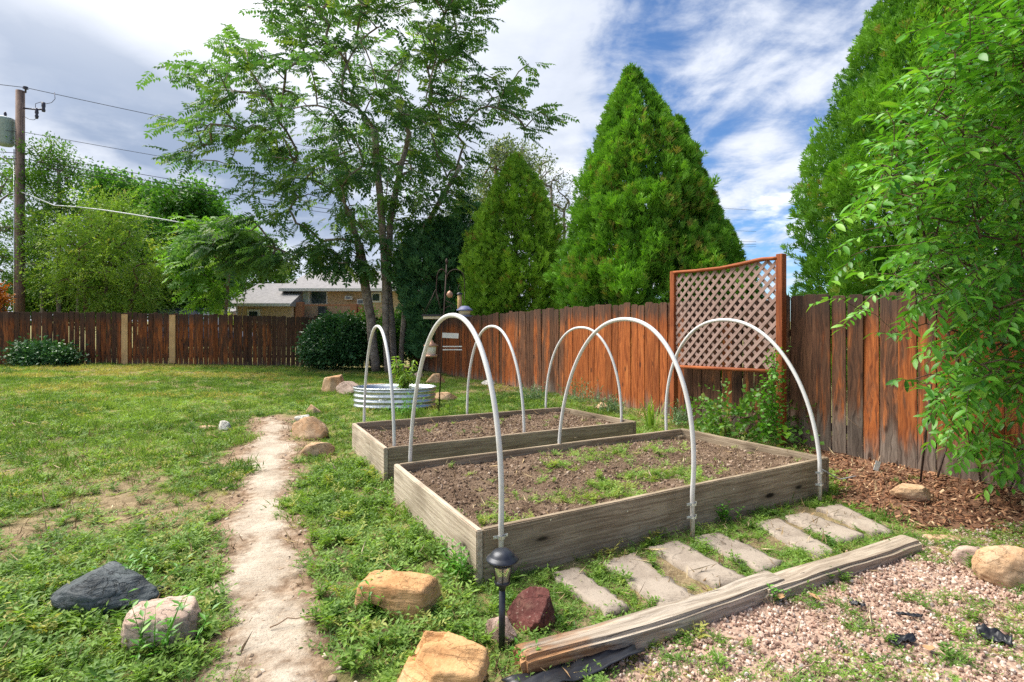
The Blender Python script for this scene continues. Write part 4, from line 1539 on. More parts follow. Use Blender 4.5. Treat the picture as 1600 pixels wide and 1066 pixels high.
# two new boards nailed over the far fence
for k_, (px_, nm) in enumerate(((195.5, 'fence_board'), (270, 'fence_board'))):
    kd = (kB - kA) / np.linalg.norm(kB - kA)
    rr0 = (px_ - 800) / F
    tt = (rr0 * kA[1] - kA[0]) / (kd[0] - rr0 * kd[1])
    q0 = kd * tt + np.array([kd[1], -kd[0]]) * .035
    bm = bmesh.new()
    add_box(bm, (0, 0, 0), (1.76 if k_ == 0 else 1.72, 0.2, 0.03), bevel=0.004)
    ob = bm_obj(nm, bm, M_newwood, ff)
    ob.matrix_local = Matrix.Translation((q0[0], q0[1], 0.87)) @ Matrix.Rotation(math.atan2(kd[1], kd[0]), 4, 'Z') @ Matrix.Rotation(math.pi / 2, 4, 'Y') @ Matrix.Rotation(math.pi / 2, 4, 'X')
    ob['label'] = 'pale new board nailed upright over the old pickets'

# ------------------------------------------------------------------ trellis
tl0 = fA + fnor * 0.20


def on_line(px_, o0):
    r = (px_ - 800) / F
    # X = r*Y on o0 + t*fdir
    t = (r * o0[1] - o0[0]) / (fdir[0] - r * fdir[1])
    return o0 + t * fdir


pL, pR = on_line(1053, tl0), on_line(1220.5, tl0)
span = float(np.linalg.norm(pR - pL))
tang = math.atan2((pR - pL)[1], (pR - pL)[0])
tro = empty('trellis', (pL[0], pL[1], 0), 'tall redwood trellis with diagonal lattice and a swooping top rail before the fence', 'trellis', None, tang)
hL = H + (501 - 424) / F * pL[1]
hR = H + (501 - 397) / F * pR[1]
bL = H - (570 - 501) / F * pL[1]
bR = H - (578 - 501) / F * pR[1]


def top_z(t):
    return np.interp(t, [0, .25, .5, .7, .85, 1], [hL, hL - .01, hL - 0.01, hL + .02, hL + .05, hR - .03])


for xx, hh in ((0, hL), (span, hR)):
    bm = bmesh.new()
    add_box(bm, (0, 0, 0), (hh + 0.1, 0.088, 0.088), bevel=0.005)
    ob = bm_obj('post', bm, M_trellis, tro)
    ob.matrix_local = Matrix.Translation((xx, 0, (hh - 0.1) / 2)) @ Matrix.Rotation(-math.pi / 2, 4, 'Y')
# top rail, curved
ts = np.linspace(0.012, 0.985, 25)
V, Fq = [], []
for t in ts:
    z0 = float(top_z(t))
    V += [(t * span, -.045, z0), (t * span, .045, z0), (t * span, .045, z0 - .04), (t * span, -.045, z0 - .04)]
for i in range(len(ts) - 1):
    for j in range(4):
        k = (j + 1) % 4
        Fq.append((4 * i + j, 4 * i + k, 4 * i + 4 + k, 4 * i + 4 + j))
Fq += [(3, 2, 1, 0), tuple(4 * (len(ts) - 1) + j for j in range(4))]
link('top_rail', mesh_np('top_rail', V, Fq, M_trellis), tro)
V = []
for t in (0.028, 0.972):
    z0 = bL + (bR - bL) * t
    V += [(t * span, -.04, z0), (t * span, .04, z0), (t * span, .04, z0 - .045), (t * span, -.04, z0 - .045)]
link('bottom_rail', mesh_np('bottom_rail', V, [(0, 1, 5, 4), (1, 2, 6, 5), (2, 3, 7, 6), (3, 0, 4, 7), (3, 2, 1, 0), (4, 5, 6, 7)], M_trellis), tro)
# laths, clipped to the frame
x_lo, x_hi = 0.045, span - 0.045


def z_lo(x_):
    return bL + (bR - bL) * x_ / span


def z_hi(x_):
    return float(top_z(x_ / span)) - 0.041


def clip_lath(x0, slope):
    """intersect the line z = z0 + slope*(x-x0) with the frame by sampling"""
    xs = np.linspace(x_lo, x_hi, 400)
    zs = slope * (xs - x0) + bL
    ok = (zs > np.array([z_lo(v) for v in xs])) & (zs < np.array([z_hi(v) for v in xs]))
    if ok.sum() < 6:
        return None
    i = np.where(ok)[0]
    return xs[i[0]], zs[i[0]], xs[i[-1]], zs[i[-1]]


pitch = 0.150
for slope, yoff in ((1.0, -0.006), (-1.0, 0.004)):
    for i in range(-16, 36):
        c = clip_lath(i * pitch + 0.03, slope)
        if c is None:
            continue
        x0, z0, x1, z1 = c
        L = math.hypot(x1 - x0, z1 - z0)
        bm = bmesh.new()
        add_box(bm, (0, 0, 0), (L, 0.008, 0.044), bevel=0.001)
        ob = bm_obj('lath', bm, M_lath, tro)
        ob.matrix_local = Matrix.Translation(((x0 + x1) / 2, yoff, (z0 + z1) / 2)) @ Matrix.Rotation(-math.atan2(z1 - z0, x1 - x0), 4, 'Y')

# ------------------------------------------------------------------ path light
c0 = G(785, 1012, 0.0)
lt = empty('path_light', c0, 'black solar path light on a stake at the corner of the front raised bed', 'garden light')
hc = H - (868 - HY) / F * c0[1]
k_ = c0[1] / F
tube_obj('stake', [([(-0.004, 0, -0.05), (0, 0, hc - 46 * k_)], 0.0155)], M_lampmetal, lt, 14)
lathe('cap', [(0.0, 10 * k_), (8 * k_, 9.4 * k_), (14 * k_, 7 * k_), (18 * k_, 3 * k_), (19.5 * k_, 0.5 * k_), (20 * k_, 0), (24.5 * k_, -3 * k_), (26 * k_, -5 * k_), (25.8 * k_, -6.5 * k_), (24 * k_, -6.2 * k_), (18 * k_, -5 * k_), (0, -5 * k_)], M_lampmetal, lt, (0, 0, hc), 36)
lathe('lens', [(17.5 * k_, -5 * k_), (11 * k_, -40 * k_), (9.5 * k_, -40 * k_), (16 * k_, -5 * k_)], M_clear, lt, (0, 0, hc), 28)
lathe('lens_collar', [(0, -38 * k_), (11 * k_, -38 * k_), (12.5 * k_, -40 * k_), (12 * k_, -44 * k_), (6 * k_, -48 * k_), (5.2 * k_, -54 * k_), (0, -54 * k_)], M_lampmetal, lt, (0, 0, hc), 28)
lathe('cage_ring', [(17.2 * k_, -11 * k_), (18.4 * k_, -11 * k_), (18.0 * k_, -13.4 * k_), (16.8 * k_, -13.4 * k_), (17.2 * k_, -11 * k_)], M_lampmetal, lt, (0, 0, hc), 28)
for i in range(6):
    a = i / 6 * 2 * math.pi + math.pi / 2 + .05
    tube_obj('cage_rib', [([(18 * k_ * math.cos(a), 18 * k_ * math.sin(a), hc - 5 * k_), (11.6 * k_ * math.cos(a), 11.6 * k_ * math.sin(a), hc - 40 * k_)], 0.9 * k_)], M_lampmetal, lt, 6)
lathe('led_core', [(0, -5 * k_), (5 * k_, -5 * k_), (5 * k_, -11 * k_), (0, -11 * k_)], M_galv, lt, (0, 0, hc), 14)

# ------------------------------------------------------------------ oval steel tub
tb = G(617, 641, 0)
dT = tb[1] + 0.35
tubL = (681 - 555) / F * dT
th_ = 31 / F * dT
tub = empty('stock_tank', ((617 - 800) / F * dT, dT, 0), 'low oval galvanised steel tub with ribbed sides standing in the grass', 'steel tub')
ns = 72
ang = np.arange(ns) / ns * 2 * np.pi
ox = np.sign(np.cos(ang)) * np.abs(np.cos(ang)) ** 0.75 * tubL / 2
oy = np.sin(ang) * 0.36
prof = []
for i in range(37):
    z_ = i / 36 * th_
    b = 0.012 * (math.sin(i / 36 * math.pi * 2 * 4 - 1.0))
    prof.append((b, z_))
prof += [(-0.02, th_), (-0.022, th_ * 0.72)]
V = np.concatenate([np.column_stack([ox * (1 + o_ / (tubL / 2)), oy * (1 + o_ / .36), np.full(ns, z_)]) for o_, z_ in prof])
Q = [(i * ns + j, i * ns + (j + 1) % ns, (i + 1) * ns + (j + 1) % ns, (i + 1) * ns + j) for i in range(len(prof) - 1) for j in range(ns)]
link('shell', mesh_np('shell', V, Q, M_galv, smooth=True), tub)
rp = np.column_stack([ox * 1.012, oy * 1.012, np.full(ns, th_)])
tube_obj('rim', [(np.vstack([rp, rp[:1]]), 0.013)], M_galv, tub, 8)
V = np.vstack([np.column_stack([ox * .97, oy * .97, th_ * .80 + rng.normal(0, .008, ns)]), [[0, 0, th_ * .84]]])
tsoil = link('tub_soil', mesh_np('tub_soil', V, [(j, (j + 1) % ns, ns) for j in range(ns)], M_soil), loc=tub.location)
tsoil['kind'] = 'stuff'
for sx_ in (-.12,):
    tube_obj('handle', [([(sx_ - .06, -.375, th_ * .55), (sx_ - .06, -.41, th_ * .5), (sx_ + .06, -.41, th_ * .5), (sx_ + .06, -.375, th_ * .55)], 0.008)], M_galv, tub, 6)

# ------------------------------------------------------------------ plants and trees: generators


def branch_tree(targets, roots, kink=0.12, tip=0.006, expo=2.3, bias=0.55, seed=0, base_r=None, cap=9.0):
    """joins every target to the nearest limb built so far; returns tube paths"""
    r = np.random.default_rng(seed)
    nodes = [np.array(p, float) for tr_ in roots for p in tr_]
    parent = []
    for tr_ in roots:
        for i in range(len(tr_)):
            parent.append(-1 if i == 0 else len(parent) - 1)
    base_n = np.array(roots[0][0], float)
    tg = np.asarray(targets, float)
    tops = np.array([tr_[-1] for tr_ in roots])
    order = np.argsort([np.min(np.linalg.norm(tops - t, axis=1)) for t in tg])
    tip_ids = []
    for ti in order:
        t = tg[ti]
        A = np.array(nodes)
        v = t - A
        d = np.linalg.norm(v, axis=1)
        # prefer joints lower than the target so limbs rise
        cost = d + bias * np.maximum(0, A[:, 2] - t[2] + 0.25 * d)
        cost[[i for i, p in enumerate(parent) if p == -1]] += 0.6
        j = int(np.argmin(cost))
        ln = d[j]
        m = max(2, int(ln / 0.35))
        prev = j
        side = r.normal(0, 1, 3)
        for s in range(1, m + 1):
            f = s / m
            p = A[j] + v[j] * f + side * kink * ln * math.sin(math.pi * f) * 0.5 + r.normal(0, kink * 0.12, 3) * (f < 1)
            p[2] += 0.10 * ln * math.sin(math.pi * f)
            nodes.append(p)
            parent.append(prev)
            prev = len(nodes) - 1
        tip_ids.append(prev)
    n = len(nodes)
    w = np.zeros(n)
    kids = [[] for _ in range(n)]
    for i, p in enumerate(parent):
        if p >= 0:
            kids[p].append(i)
    for i in range(n - 1, -1, -1):
        if not kids[i]:
            w[i] = tip ** expo
        else:
            w[i] = sum(w[k] for k in kids[i])
    # nodes may have children with smaller index only along roots; redo until stable
    rad = w ** (1 / expo)
    nroot = sum(len(q) for q in roots)
    if base_r:
        rad = np.maximum(rad * (base_r / rad.max()), 0.006)
    rad[nroot:] = np.minimum(rad[nroot:], cap)
    paths = []
    for i in range(n):
        ks = kids[i]
        if parent[i] == -1 or len(ks) != 1:
            for k in ks:
                pp, rr = [nodes[i]], [min(rad[i], rad[k] * 1.25) if parent[i] != -1 else rad[i]]
                c = k
                while True:
                    pp.append(nodes[c])
                    rr.append(rad[c])
                    if len(kids[c]) != 1:
                        break
                    c = kids[c][0]
                paths.append((np.array(pp), np.array(rr)))
    return paths, np.array(nodes), rad


def clump_src(seed, n, spread, leaf, flat=0.6, wide=0.5):
    r = np.random.default_rng(seed)
    bl = []
    for i in range(n):
        p = r.normal(0, spread, 3) * [1, 1, flat]
        d = r.normal(0, 1, 3)
        d[2] = d[2] * .5 - .15
        s = leaf * r.uniform(.7, 1.25)
        bl.append(dict(p=p, d=d, w=s * wide, L=s, n=(r.normal(0, .4), r.normal(0, .4), 1), fold=.15))
    return build_template(bl)


def frond_src(seed, pairs=7, L=0.56, leaf=0.20, w=0.075, droop=0.25):
    r = np.random.default_rng(seed)
    bl = []
    for i in range(pairs):
        t = 0.18 + 0.80 * i / (pairs - 1)
        p = np.array([L * t, 0, -droop * L * t * t])
        ls = leaf * (1 - 0.45 * abs(t - .45))
        for s in (-1, 1):
            d = np.array([0.45 + r.normal(0, .1), s, -0.45 + r.normal(0, .15)])
            bl.append(dict(p=p, d=d, w=w, L=ls * r.uniform(.85, 1.1), n=(r.normal(0, .15), r.normal(0, .15), 1), fold=.15))
    bl.append(dict(p=(L * .98, 0, -droop * L * .96), d=(1, 0, -.7), w=w, L=leaf * .8, n=(0, 0, 1)))
    bl.append(dict(p=(0, 0, 0), d=(1, 0, -droop * .95), w=0.012, L=L, n=(0, 0, 1)))
    return build_template(bl)


def spray_src(seed, side=3, L=1.0, w=0.125):
    """upright flattened scale-leaf spray of a cypress-like conifer"""
    r = np.random.default_rng(seed)
    bl = [dict(p=(0, 0, 0), d=(1, 0, 0), w=w * 1.2, L=L, n=(0, r.normal(0, .3), 1), fold=.1)]
    for i in range(side):
        t = 0.10 + 0.72 * i / side
        for s in (-1, 1):
            a = math.radians(r.uniform(24, 46))
            l_ = L * (1 - t) * r.uniform(.7, 1.0)
            bl.append(dict(p=(t, 0, 0), d=(math.cos(a), s * math.sin(a), r.normal(0, .28)), w=w * r.uniform(.8, 1.3), L=l_, n=(0, r.normal(0, .5), 1), fold=.1))
    return build_template(bl)


def place(tmpls, pos, dirs, scl, tint, seed, up=(0, 0, 1), rollsd=0.6):
    r = np.random.default_rng(seed)
    pick = r.integers(0, len(tmpls), len(pos))
    parts = []
    for k, (tv, tf) in enumerate(tmpls):
        m = pick == k
        if m.any():
            R = rot_basis(dirs[m], r.normal(0, rollsd, m.sum()), up)
            parts.append(scatter_mesh(tv, tf, pos[m], R, scl[m], tint[m]))
    return join_np(parts)


def in_poly_targets(poly, n, d0, dthick, seed, mind=0.0, zmin=0.2):
    """random points whose outline fits the photo, spread in depth so the crown is round"""
    r = np.random.default_rng(seed)
    poly = np.asarray(poly, float)
    cx = poly[:, 0].mean()
    hw = (poly[:, 0].max() - poly[:, 0].min()) / 2
    out = []
    while len(out) < n:
        p = r.uniform(poly.min(0), poly.max(0), (n * 3, 2))
        s = poly_sd(p, poly)
        for q, sd_ in zip(p, s):
            if sd_ < 0:
                continue
            # deeper spread in the middle of the crown
            th = dthick * math.sqrt(max(0.05, min(1, sd_ / (hw * 0.55))))
            d = d0 + r.uniform(-th, th)
            P = D(q[0], q[1], d0)
            P = np.array([P[0], d, P[2]])
            if P[2] < zmin:
                continue
            if mind and out and np.min(np.linalg.norm(np.array(out) - P, axis=1)) < mind:
                continue
            out.append(P)
            if len(out) >= n:
                break
    return np.array(out)


def shoot_src(seed, n=26, L=1.0, leaf=0.075, w=0.030, arch=0.45):
    r = np.random.default_rng(seed)
    bl = []
    for i in range(n):
        t = 0.12 + .88 * i / (n - 1)
        p = np.array([L * t, r.normal(0, .02), -arch * L * t * t])
        a = i * 2.4
        bl.append(dict(p=p, d=(0.8, math.cos(a), math.sin(a) - .3), w=w, L=leaf * r.uniform(.7, 1.3) * (1.1 - .4 * t), n=(r.normal(0, .3), r.normal(0, .3), 1), fold=.15))
    return build_template(bl)


WI = [shoot_src(560 + i, arch=.25 + .15 * i) for i in range(4)]
CL_S = [clump_src(500 + i, 9, 0.13, 0.12) for i in range(3)]
CL_M = [clump_src(510 + i, 9, 0.17, 0.17) for i in range(3)]
FR = [frond_src(520 + i) for i in range(4)]
SP = [spray_src(530 + i) for i in range(5)]

L_ail = leaf_mat('feather_leaf', (0.052, 0.138, 0.052), (0.122, 0.255, 0.078), (0.26, 0.37, 0.08), tfac=0.48, rough=0.5)
L_deep = leaf_mat('deep_green_leaf', (0.045, 0.145, 0.024), (0.130, 0.33, 0.048), (0.20, 0.34, 0.05), tfac=0.35)
L_mid = leaf_mat('mid_green_leaf', (0.050, 0.145, 0.020), (0.145, 0.30, 0.040), (0.29, 0.38, 0.075), tfac=0.38)
L_lime = leaf_mat('yellow_green_leaf', (0.105, 0.225, 0.034), (0.285, 0.45, 0.075), (0.45, 0.47, 0.13), tfac=0.4)
L_lite = leaf_mat('light_feather_leaf', (0.065, 0.185, 0.030), (0.19, 0.40, 0.055), (0.33, 0.46, 0.09), tfac=0.45)
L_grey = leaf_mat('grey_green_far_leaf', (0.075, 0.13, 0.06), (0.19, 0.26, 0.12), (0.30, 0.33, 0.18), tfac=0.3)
L_orange = leaf_mat('orange_leaf', (0.40, 0.11, 0.02), (0.62, 0.24, 0.05), None, tfac=0.35)
L_arb = leaf_mat('cypress_spray', (0.045, 0.160, 0.016), (0.215, 0.47, 0.040), (0.31, 0.25, 0.07), tfac=0.22, rough=0.6)
L_arb2 = leaf_mat('gold_cypress_spray', (0.085, 0.225, 0.020), (0.31, 0.54, 0.048), (0.36, 0.22, 0.055), tfac=0.22, rough=0.6)
L_jun = leaf_mat('juniper_spray', (0.030, 0.110, 0.042), (0.095, 0.235, 0.090), None, tfac=0.15, rough=0.65)
L_bush = leaf_mat('dark_shrub_leaf', (0.028, 0.098, 0.033), (0.082, 0.205, 0.070), (0.12, 0.25, 0.05), tfac=0.2, rough=0.38, spec=0.5)
L_near = leaf_mat('shrub_leaf', (0.045, 0.175, 0.018), (0.150, 0.40, 0.034), (0.30, 0.48, 0.06), tfac=0.32, rough=0.42, spec=0.45)


def tree(name, label, roots, targets, tmpls, per, spread, scl, mat, bark, seed, group=None, base_r=None, tip=0.010, outward=0.6, droop=0.0, rollsd=0.6, kink=0.12, cat='tree', expo=2.3, lumps=0.9, ylight=0.08, cap=0.09, flat=0.7, dirz=1.0):
    r = np.random.default_rng(seed)
    paths, nodes, rad = branch_tree(targets, roots, kink=kink, tip=tip, seed=seed, expo=expo, base_r=base_r, cap=cap)
    org = np.array([roots[0][0][0], roots[0][0][1], 0.0])
    t = empty(name, org, label, cat, group)
    big = [(p - org, q) for p, q in paths if q.max() > 0.045]
    small = [(p - org, q) for p, q in paths if q.max() <= 0.045]
    if big:
        tube_obj('trunk', big, bark, t, 9)
    if small:
        tube_obj('branches', small, bark, t, 5)['kind'] = 'stuff'
    n = len(targets)
    c = np.asarray(targets).mean(0)
    cnt = r.poisson(per, n) + 1
    pos = np.repeat(targets, cnt, 0) + r.normal(0, spread, (cnt.sum(), 3)) * [1, 1, flat]
    dirs = (pos - c)
    dirs = dirs / (np.linalg.norm(dirs, axis=1, keepdims=True) + 1e-6) * outward + r.normal(0, .6, pos.shape)
    dirs[:, 2] = dirs[:, 2] * dirz - droop
    ct = np.repeat(np.clip(0.5 + r.normal(0, .28, n) * lumps, 0, 1), cnt)
    tint = np.clip(ct + r.normal(0, .16, len(pos)), 0, 1)
    tint = np.where(r.random(len(pos)) < ylight, 1.0 + r.random(len(pos)) * .25, tint)
    s = scl * r.uniform(.7, 1.3, len(pos))
    V, Fc, Tn = place(tmpls, pos - org, dirs, s, tint, seed + 1, rollsd=rollsd)
    o_ = link('crown', mesh_np('crown', V, Fc, mat, {'tint': Tn}), t)
    o_['kind'] = 'stuff'
    return t


# ------------------------------------------------------------------ the tall feathery tree in the far corner
dA = 18.6
trunks = []
for pxs in ([(588, 577), (580, 500), (568, 430), (560, 380), (545, 330)], [(606, 581), (603, 500), (601, 420), (597, 350), (590, 270), (585, 200)],
            [(617, 574), (612, 500), (606, 430), (610, 350), (622, 280), (640, 210)], [(626, 571), (631, 500), (634, 430), (655, 370), (690, 310), (720, 260)]):
    dd = dA + {588: -.1, 606: -.35, 617: .1, 626: .25}[pxs[0][0]]
    raw = np.array([D(a, b, dd + 0.15 * math.sin(i)) for i, (a, b) in enumerate(pxs)])
    raw[0][2] = -0.30
    dense = [raw[0]]
    for a, b in zip(raw[:-1], raw[1:]):
        m = max(1, int(np.linalg.norm(b - a) / .4))
        dense += [a + (b - a) * k / m + rng.normal(0, .012, 3) for k in range(1, m + 1)]
    trunks.append(dense)
crownP = [(285, 125), (330, 88), (355, 62), (395, 68), (425, 85), (450, 75), (455, 40), (425, 5), (440, -60), (560, -130), (690, -140), (770, -60), (752, 0), (740, 60), (755, 105), (800, 95), (825, 105), (828, 150),
          (856, 182), (835, 200), (790, 195), (750, 215), (745, 250), (735, 285), (742, 310), (700, 340), (672, 385), (640, 400), (590, 380), (545, 372), (500, 365), (470, 370), (440, 335), (400, 305), (395, 270), (420, 235), (380, 232), (340, 248), (280, 245), (285, 190), (330, 180), (318, 150)]
crownP = [(545 + (a - 545) * .93, 180 + (b - 180) * .95 + 4) for a, b in crownP]
T1 = in_poly_targets(crownP, 320, dA, 4.2, 41, 0.50)
low = in_poly_targets([(440, 380), (520, 372), (560, 400), (600, 420), (590, 425), (560, 425), (500, 412), (470, 410), (430, 415), (400, 405)], 22, dA - .4, 1.4, 42, 0.2)
low2 = in_poly_targets([(320, 355), (420, 360), (450, 400), (415, 410), (340, 415), (312, 400)], 24, dA - .2, 1.2, 43, 0.2)
edge = np.array([D(p[0], p[1], p[2] + 2.2) for p in [(283, 122, 16.2), (300, 117, 16.6), (352, 66, 16), (398, 68, 16.6), (284, 190, 16.5), (278, 240, 16.2), (300, 238, 15.8), (826, 100, 16.5), (842, 176, 16.4), (858, 186, 16.2), (820, 200, 16.7), (395, 300, 15.8), (398, 272, 15.6), (430, 12, 16), (745, 20, 16.4), (388, 340, 15.8), (312, 378, 16)]])
T1 = np.concatenate([T1, low, low2, edge])
tree('tall_tree', 'tall airy tree with four grey trunks and feathery leaves in the far lawn corner', trunks, T1, FR, 9.0, 0.30, 1.0, L_ail, M_bark, 61, tip=0.0075, outward=.75, droop=0.05, rollsd=0.5, base_r=0.16, expo=2.0, ylight=0.14, kink=.05, cap=.042, flat=.22, dirz=.35)

# ------------------------------------------------------------------ background trees


def trunk_line(px_, d, ztop, lean=0.0, n=7, zb=0.0):
    x0 = (px_ - 800) / F * d
    return [np.array([x0 + lean * (i / (n - 1)) + .04 * math.sin(i * 1.7), d + .03 * math.cos(i * 2.1), zb + (ztop - zb) * i / (n - 1)]) for i in range(n)]


GB_ = 'trees beyond the back fence'
tree('poplar_tree', 'slim pale trunked tree with a pointed open crown just right of the utility pole', [trunk_line(92, 25, 8.5), trunk_line(118, 24.6, 6, .3), trunk_line(70, 25.3, 6.5, -.3)],
     in_poly_targets([(76, 210), (98, 235), (122, 285), (132, 340), (128, 420), (110, 470), (70, 470), (45, 410), (50, 330), (62, 260)], 130, 25, 1.7, 44), CL_S, 16, .28, 1.0, L_mid, M_bark, 62, GB_, base_r=.09, ylight=.06)
tree('leafy_tree', 'open leafy tree at the left edge behind the utility pole', [trunk_line(-5, 26, 7), trunk_line(22, 26, 5.5, .3)],
     in_poly_targets([(-60, 240), (10, 235), (40, 280), (52, 350), (50, 430), (30, 478), (-60, 478)], 110, 26.5, 1.8, 45), CL_S, 15, .3, 1.0, L_mid, M_bark, 63, GB_, base_r=.12)
tree('willow_shrub', 'broad yellow green tree arching over the far fence', [trunk_line(165, 23.5, 3.6), trunk_line(185, 23.5, 3.2, .8), trunk_line(140, 23.6, 4, -.3)],
     in_poly_targets([(128, 340), (170, 300), (215, 345), (235, 385), (275, 385), (262, 410), (235, 440), (240, 470), (190, 488), (120, 488), (105, 440), (110, 380)], 170, 23.5, 2.0, 46), WI + CL_S + CL_S, 15, .33, 1.0, L_lime, M_barkbrown, 64, GB_, base_r=.08, droop=-.45, outward=.8, rollsd=.3)
tree('shade_tree', 'round topped dark green tree behind the yellow green one', [trunk_line(175, 30, 6)],
     in_poly_targets([(150, 290), (180, 276), (215, 290), (232, 320), (240, 370), (235, 480), (150, 480), (140, 340)], 130, 30, 2, 47), CL_M, 26, .42, 1.25, L_deep, M_barkbrown, 65, GB_, base_r=.2)
tree('shade_tree', 'large rounded bright green tree near the house, right of the others', [trunk_line(285, 29, 6.5)],
     in_poly_targets([(232, 310), (265, 292), (300, 292), (328, 312), (340, 340), (375, 350), (385, 400), (360, 440), (330, 480), (240, 480), (225, 400)], 190, 29, 2.6, 48), CL_M, 27, .42, 1.25, L_deep, M_barkbrown, 66, GB_, base_r=.25)
tree('feathery_sapling', 'bright green drooping sapling leaning over the fence beside the house roof', [trunk_line(350, 21, 4.2, .2, zb=-.2), trunk_line(366, 21.2, 3.2, .5, zb=-.2)],
     in_poly_targets([(300, 350), (345, 335), (390, 360), (410, 385), (372, 410), (340, 440), (332, 480), (318, 480), (300, 450), (285, 400)], 70, 21, 1.0, 49), FR, 7, .30, 1.0, L_lite, M_bark, 67, GB_, base_r=.06, droop=.1, flat=.3, dirz=.4)
tree('understory_tree', 'dark leafy thicket low behind the far fence under the slim poplar', [trunk_line(80, 26.5, 1.5), trunk_line(200, 26.5, 1.8)],
     in_poly_targets([(38, 430), (90, 415), (150, 425), (210, 420), (245, 440), (250, 492), (38, 492)], 130, 26.8, .8, 53), CL_M, 22, .35, 1.1, L_mid, M_barkbrown, 76, GB_, base_r=.06)
tree('shade_tree', 'bright green tree crown filling the gap right above the garage and the dark car', [trunk_line(330, 33, 5)],
     in_poly_targets([(295, 400), (330, 380), (380, 380), (440, 400), (450, 440), (350, 470), (300, 475)], 90, 41, 1.5, 54), CL_M, 24, .45, 1.4, L_mid, M_barkbrown, 77, GB_, base_r=.15)
tree('orange_bush', 'orange leaved bush at the left edge beyond the fence', [trunk_line(5, 22, 2.2)],
     in_poly_targets([(-60, 445), (-10, 446), (8, 458), (12, 490), (-60, 495)], 40, 22, .5, 50), CL_S, 22, .13, .8, L_orange, M_barkbrown, 68, GB_, base_r=.05, cat='bush')
tree('pine_tree', 'hazy grey green tree behind the smaller cypress', [trunk_line(775, 27, 9.5)],
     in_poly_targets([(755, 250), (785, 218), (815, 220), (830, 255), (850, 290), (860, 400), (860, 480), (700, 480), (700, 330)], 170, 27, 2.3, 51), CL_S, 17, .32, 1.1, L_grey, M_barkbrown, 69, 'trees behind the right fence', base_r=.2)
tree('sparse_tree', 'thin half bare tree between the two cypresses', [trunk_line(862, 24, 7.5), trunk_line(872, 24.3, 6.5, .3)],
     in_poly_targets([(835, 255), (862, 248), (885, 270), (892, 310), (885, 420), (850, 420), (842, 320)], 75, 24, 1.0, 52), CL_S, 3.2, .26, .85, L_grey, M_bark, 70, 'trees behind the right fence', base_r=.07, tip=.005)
# conifers


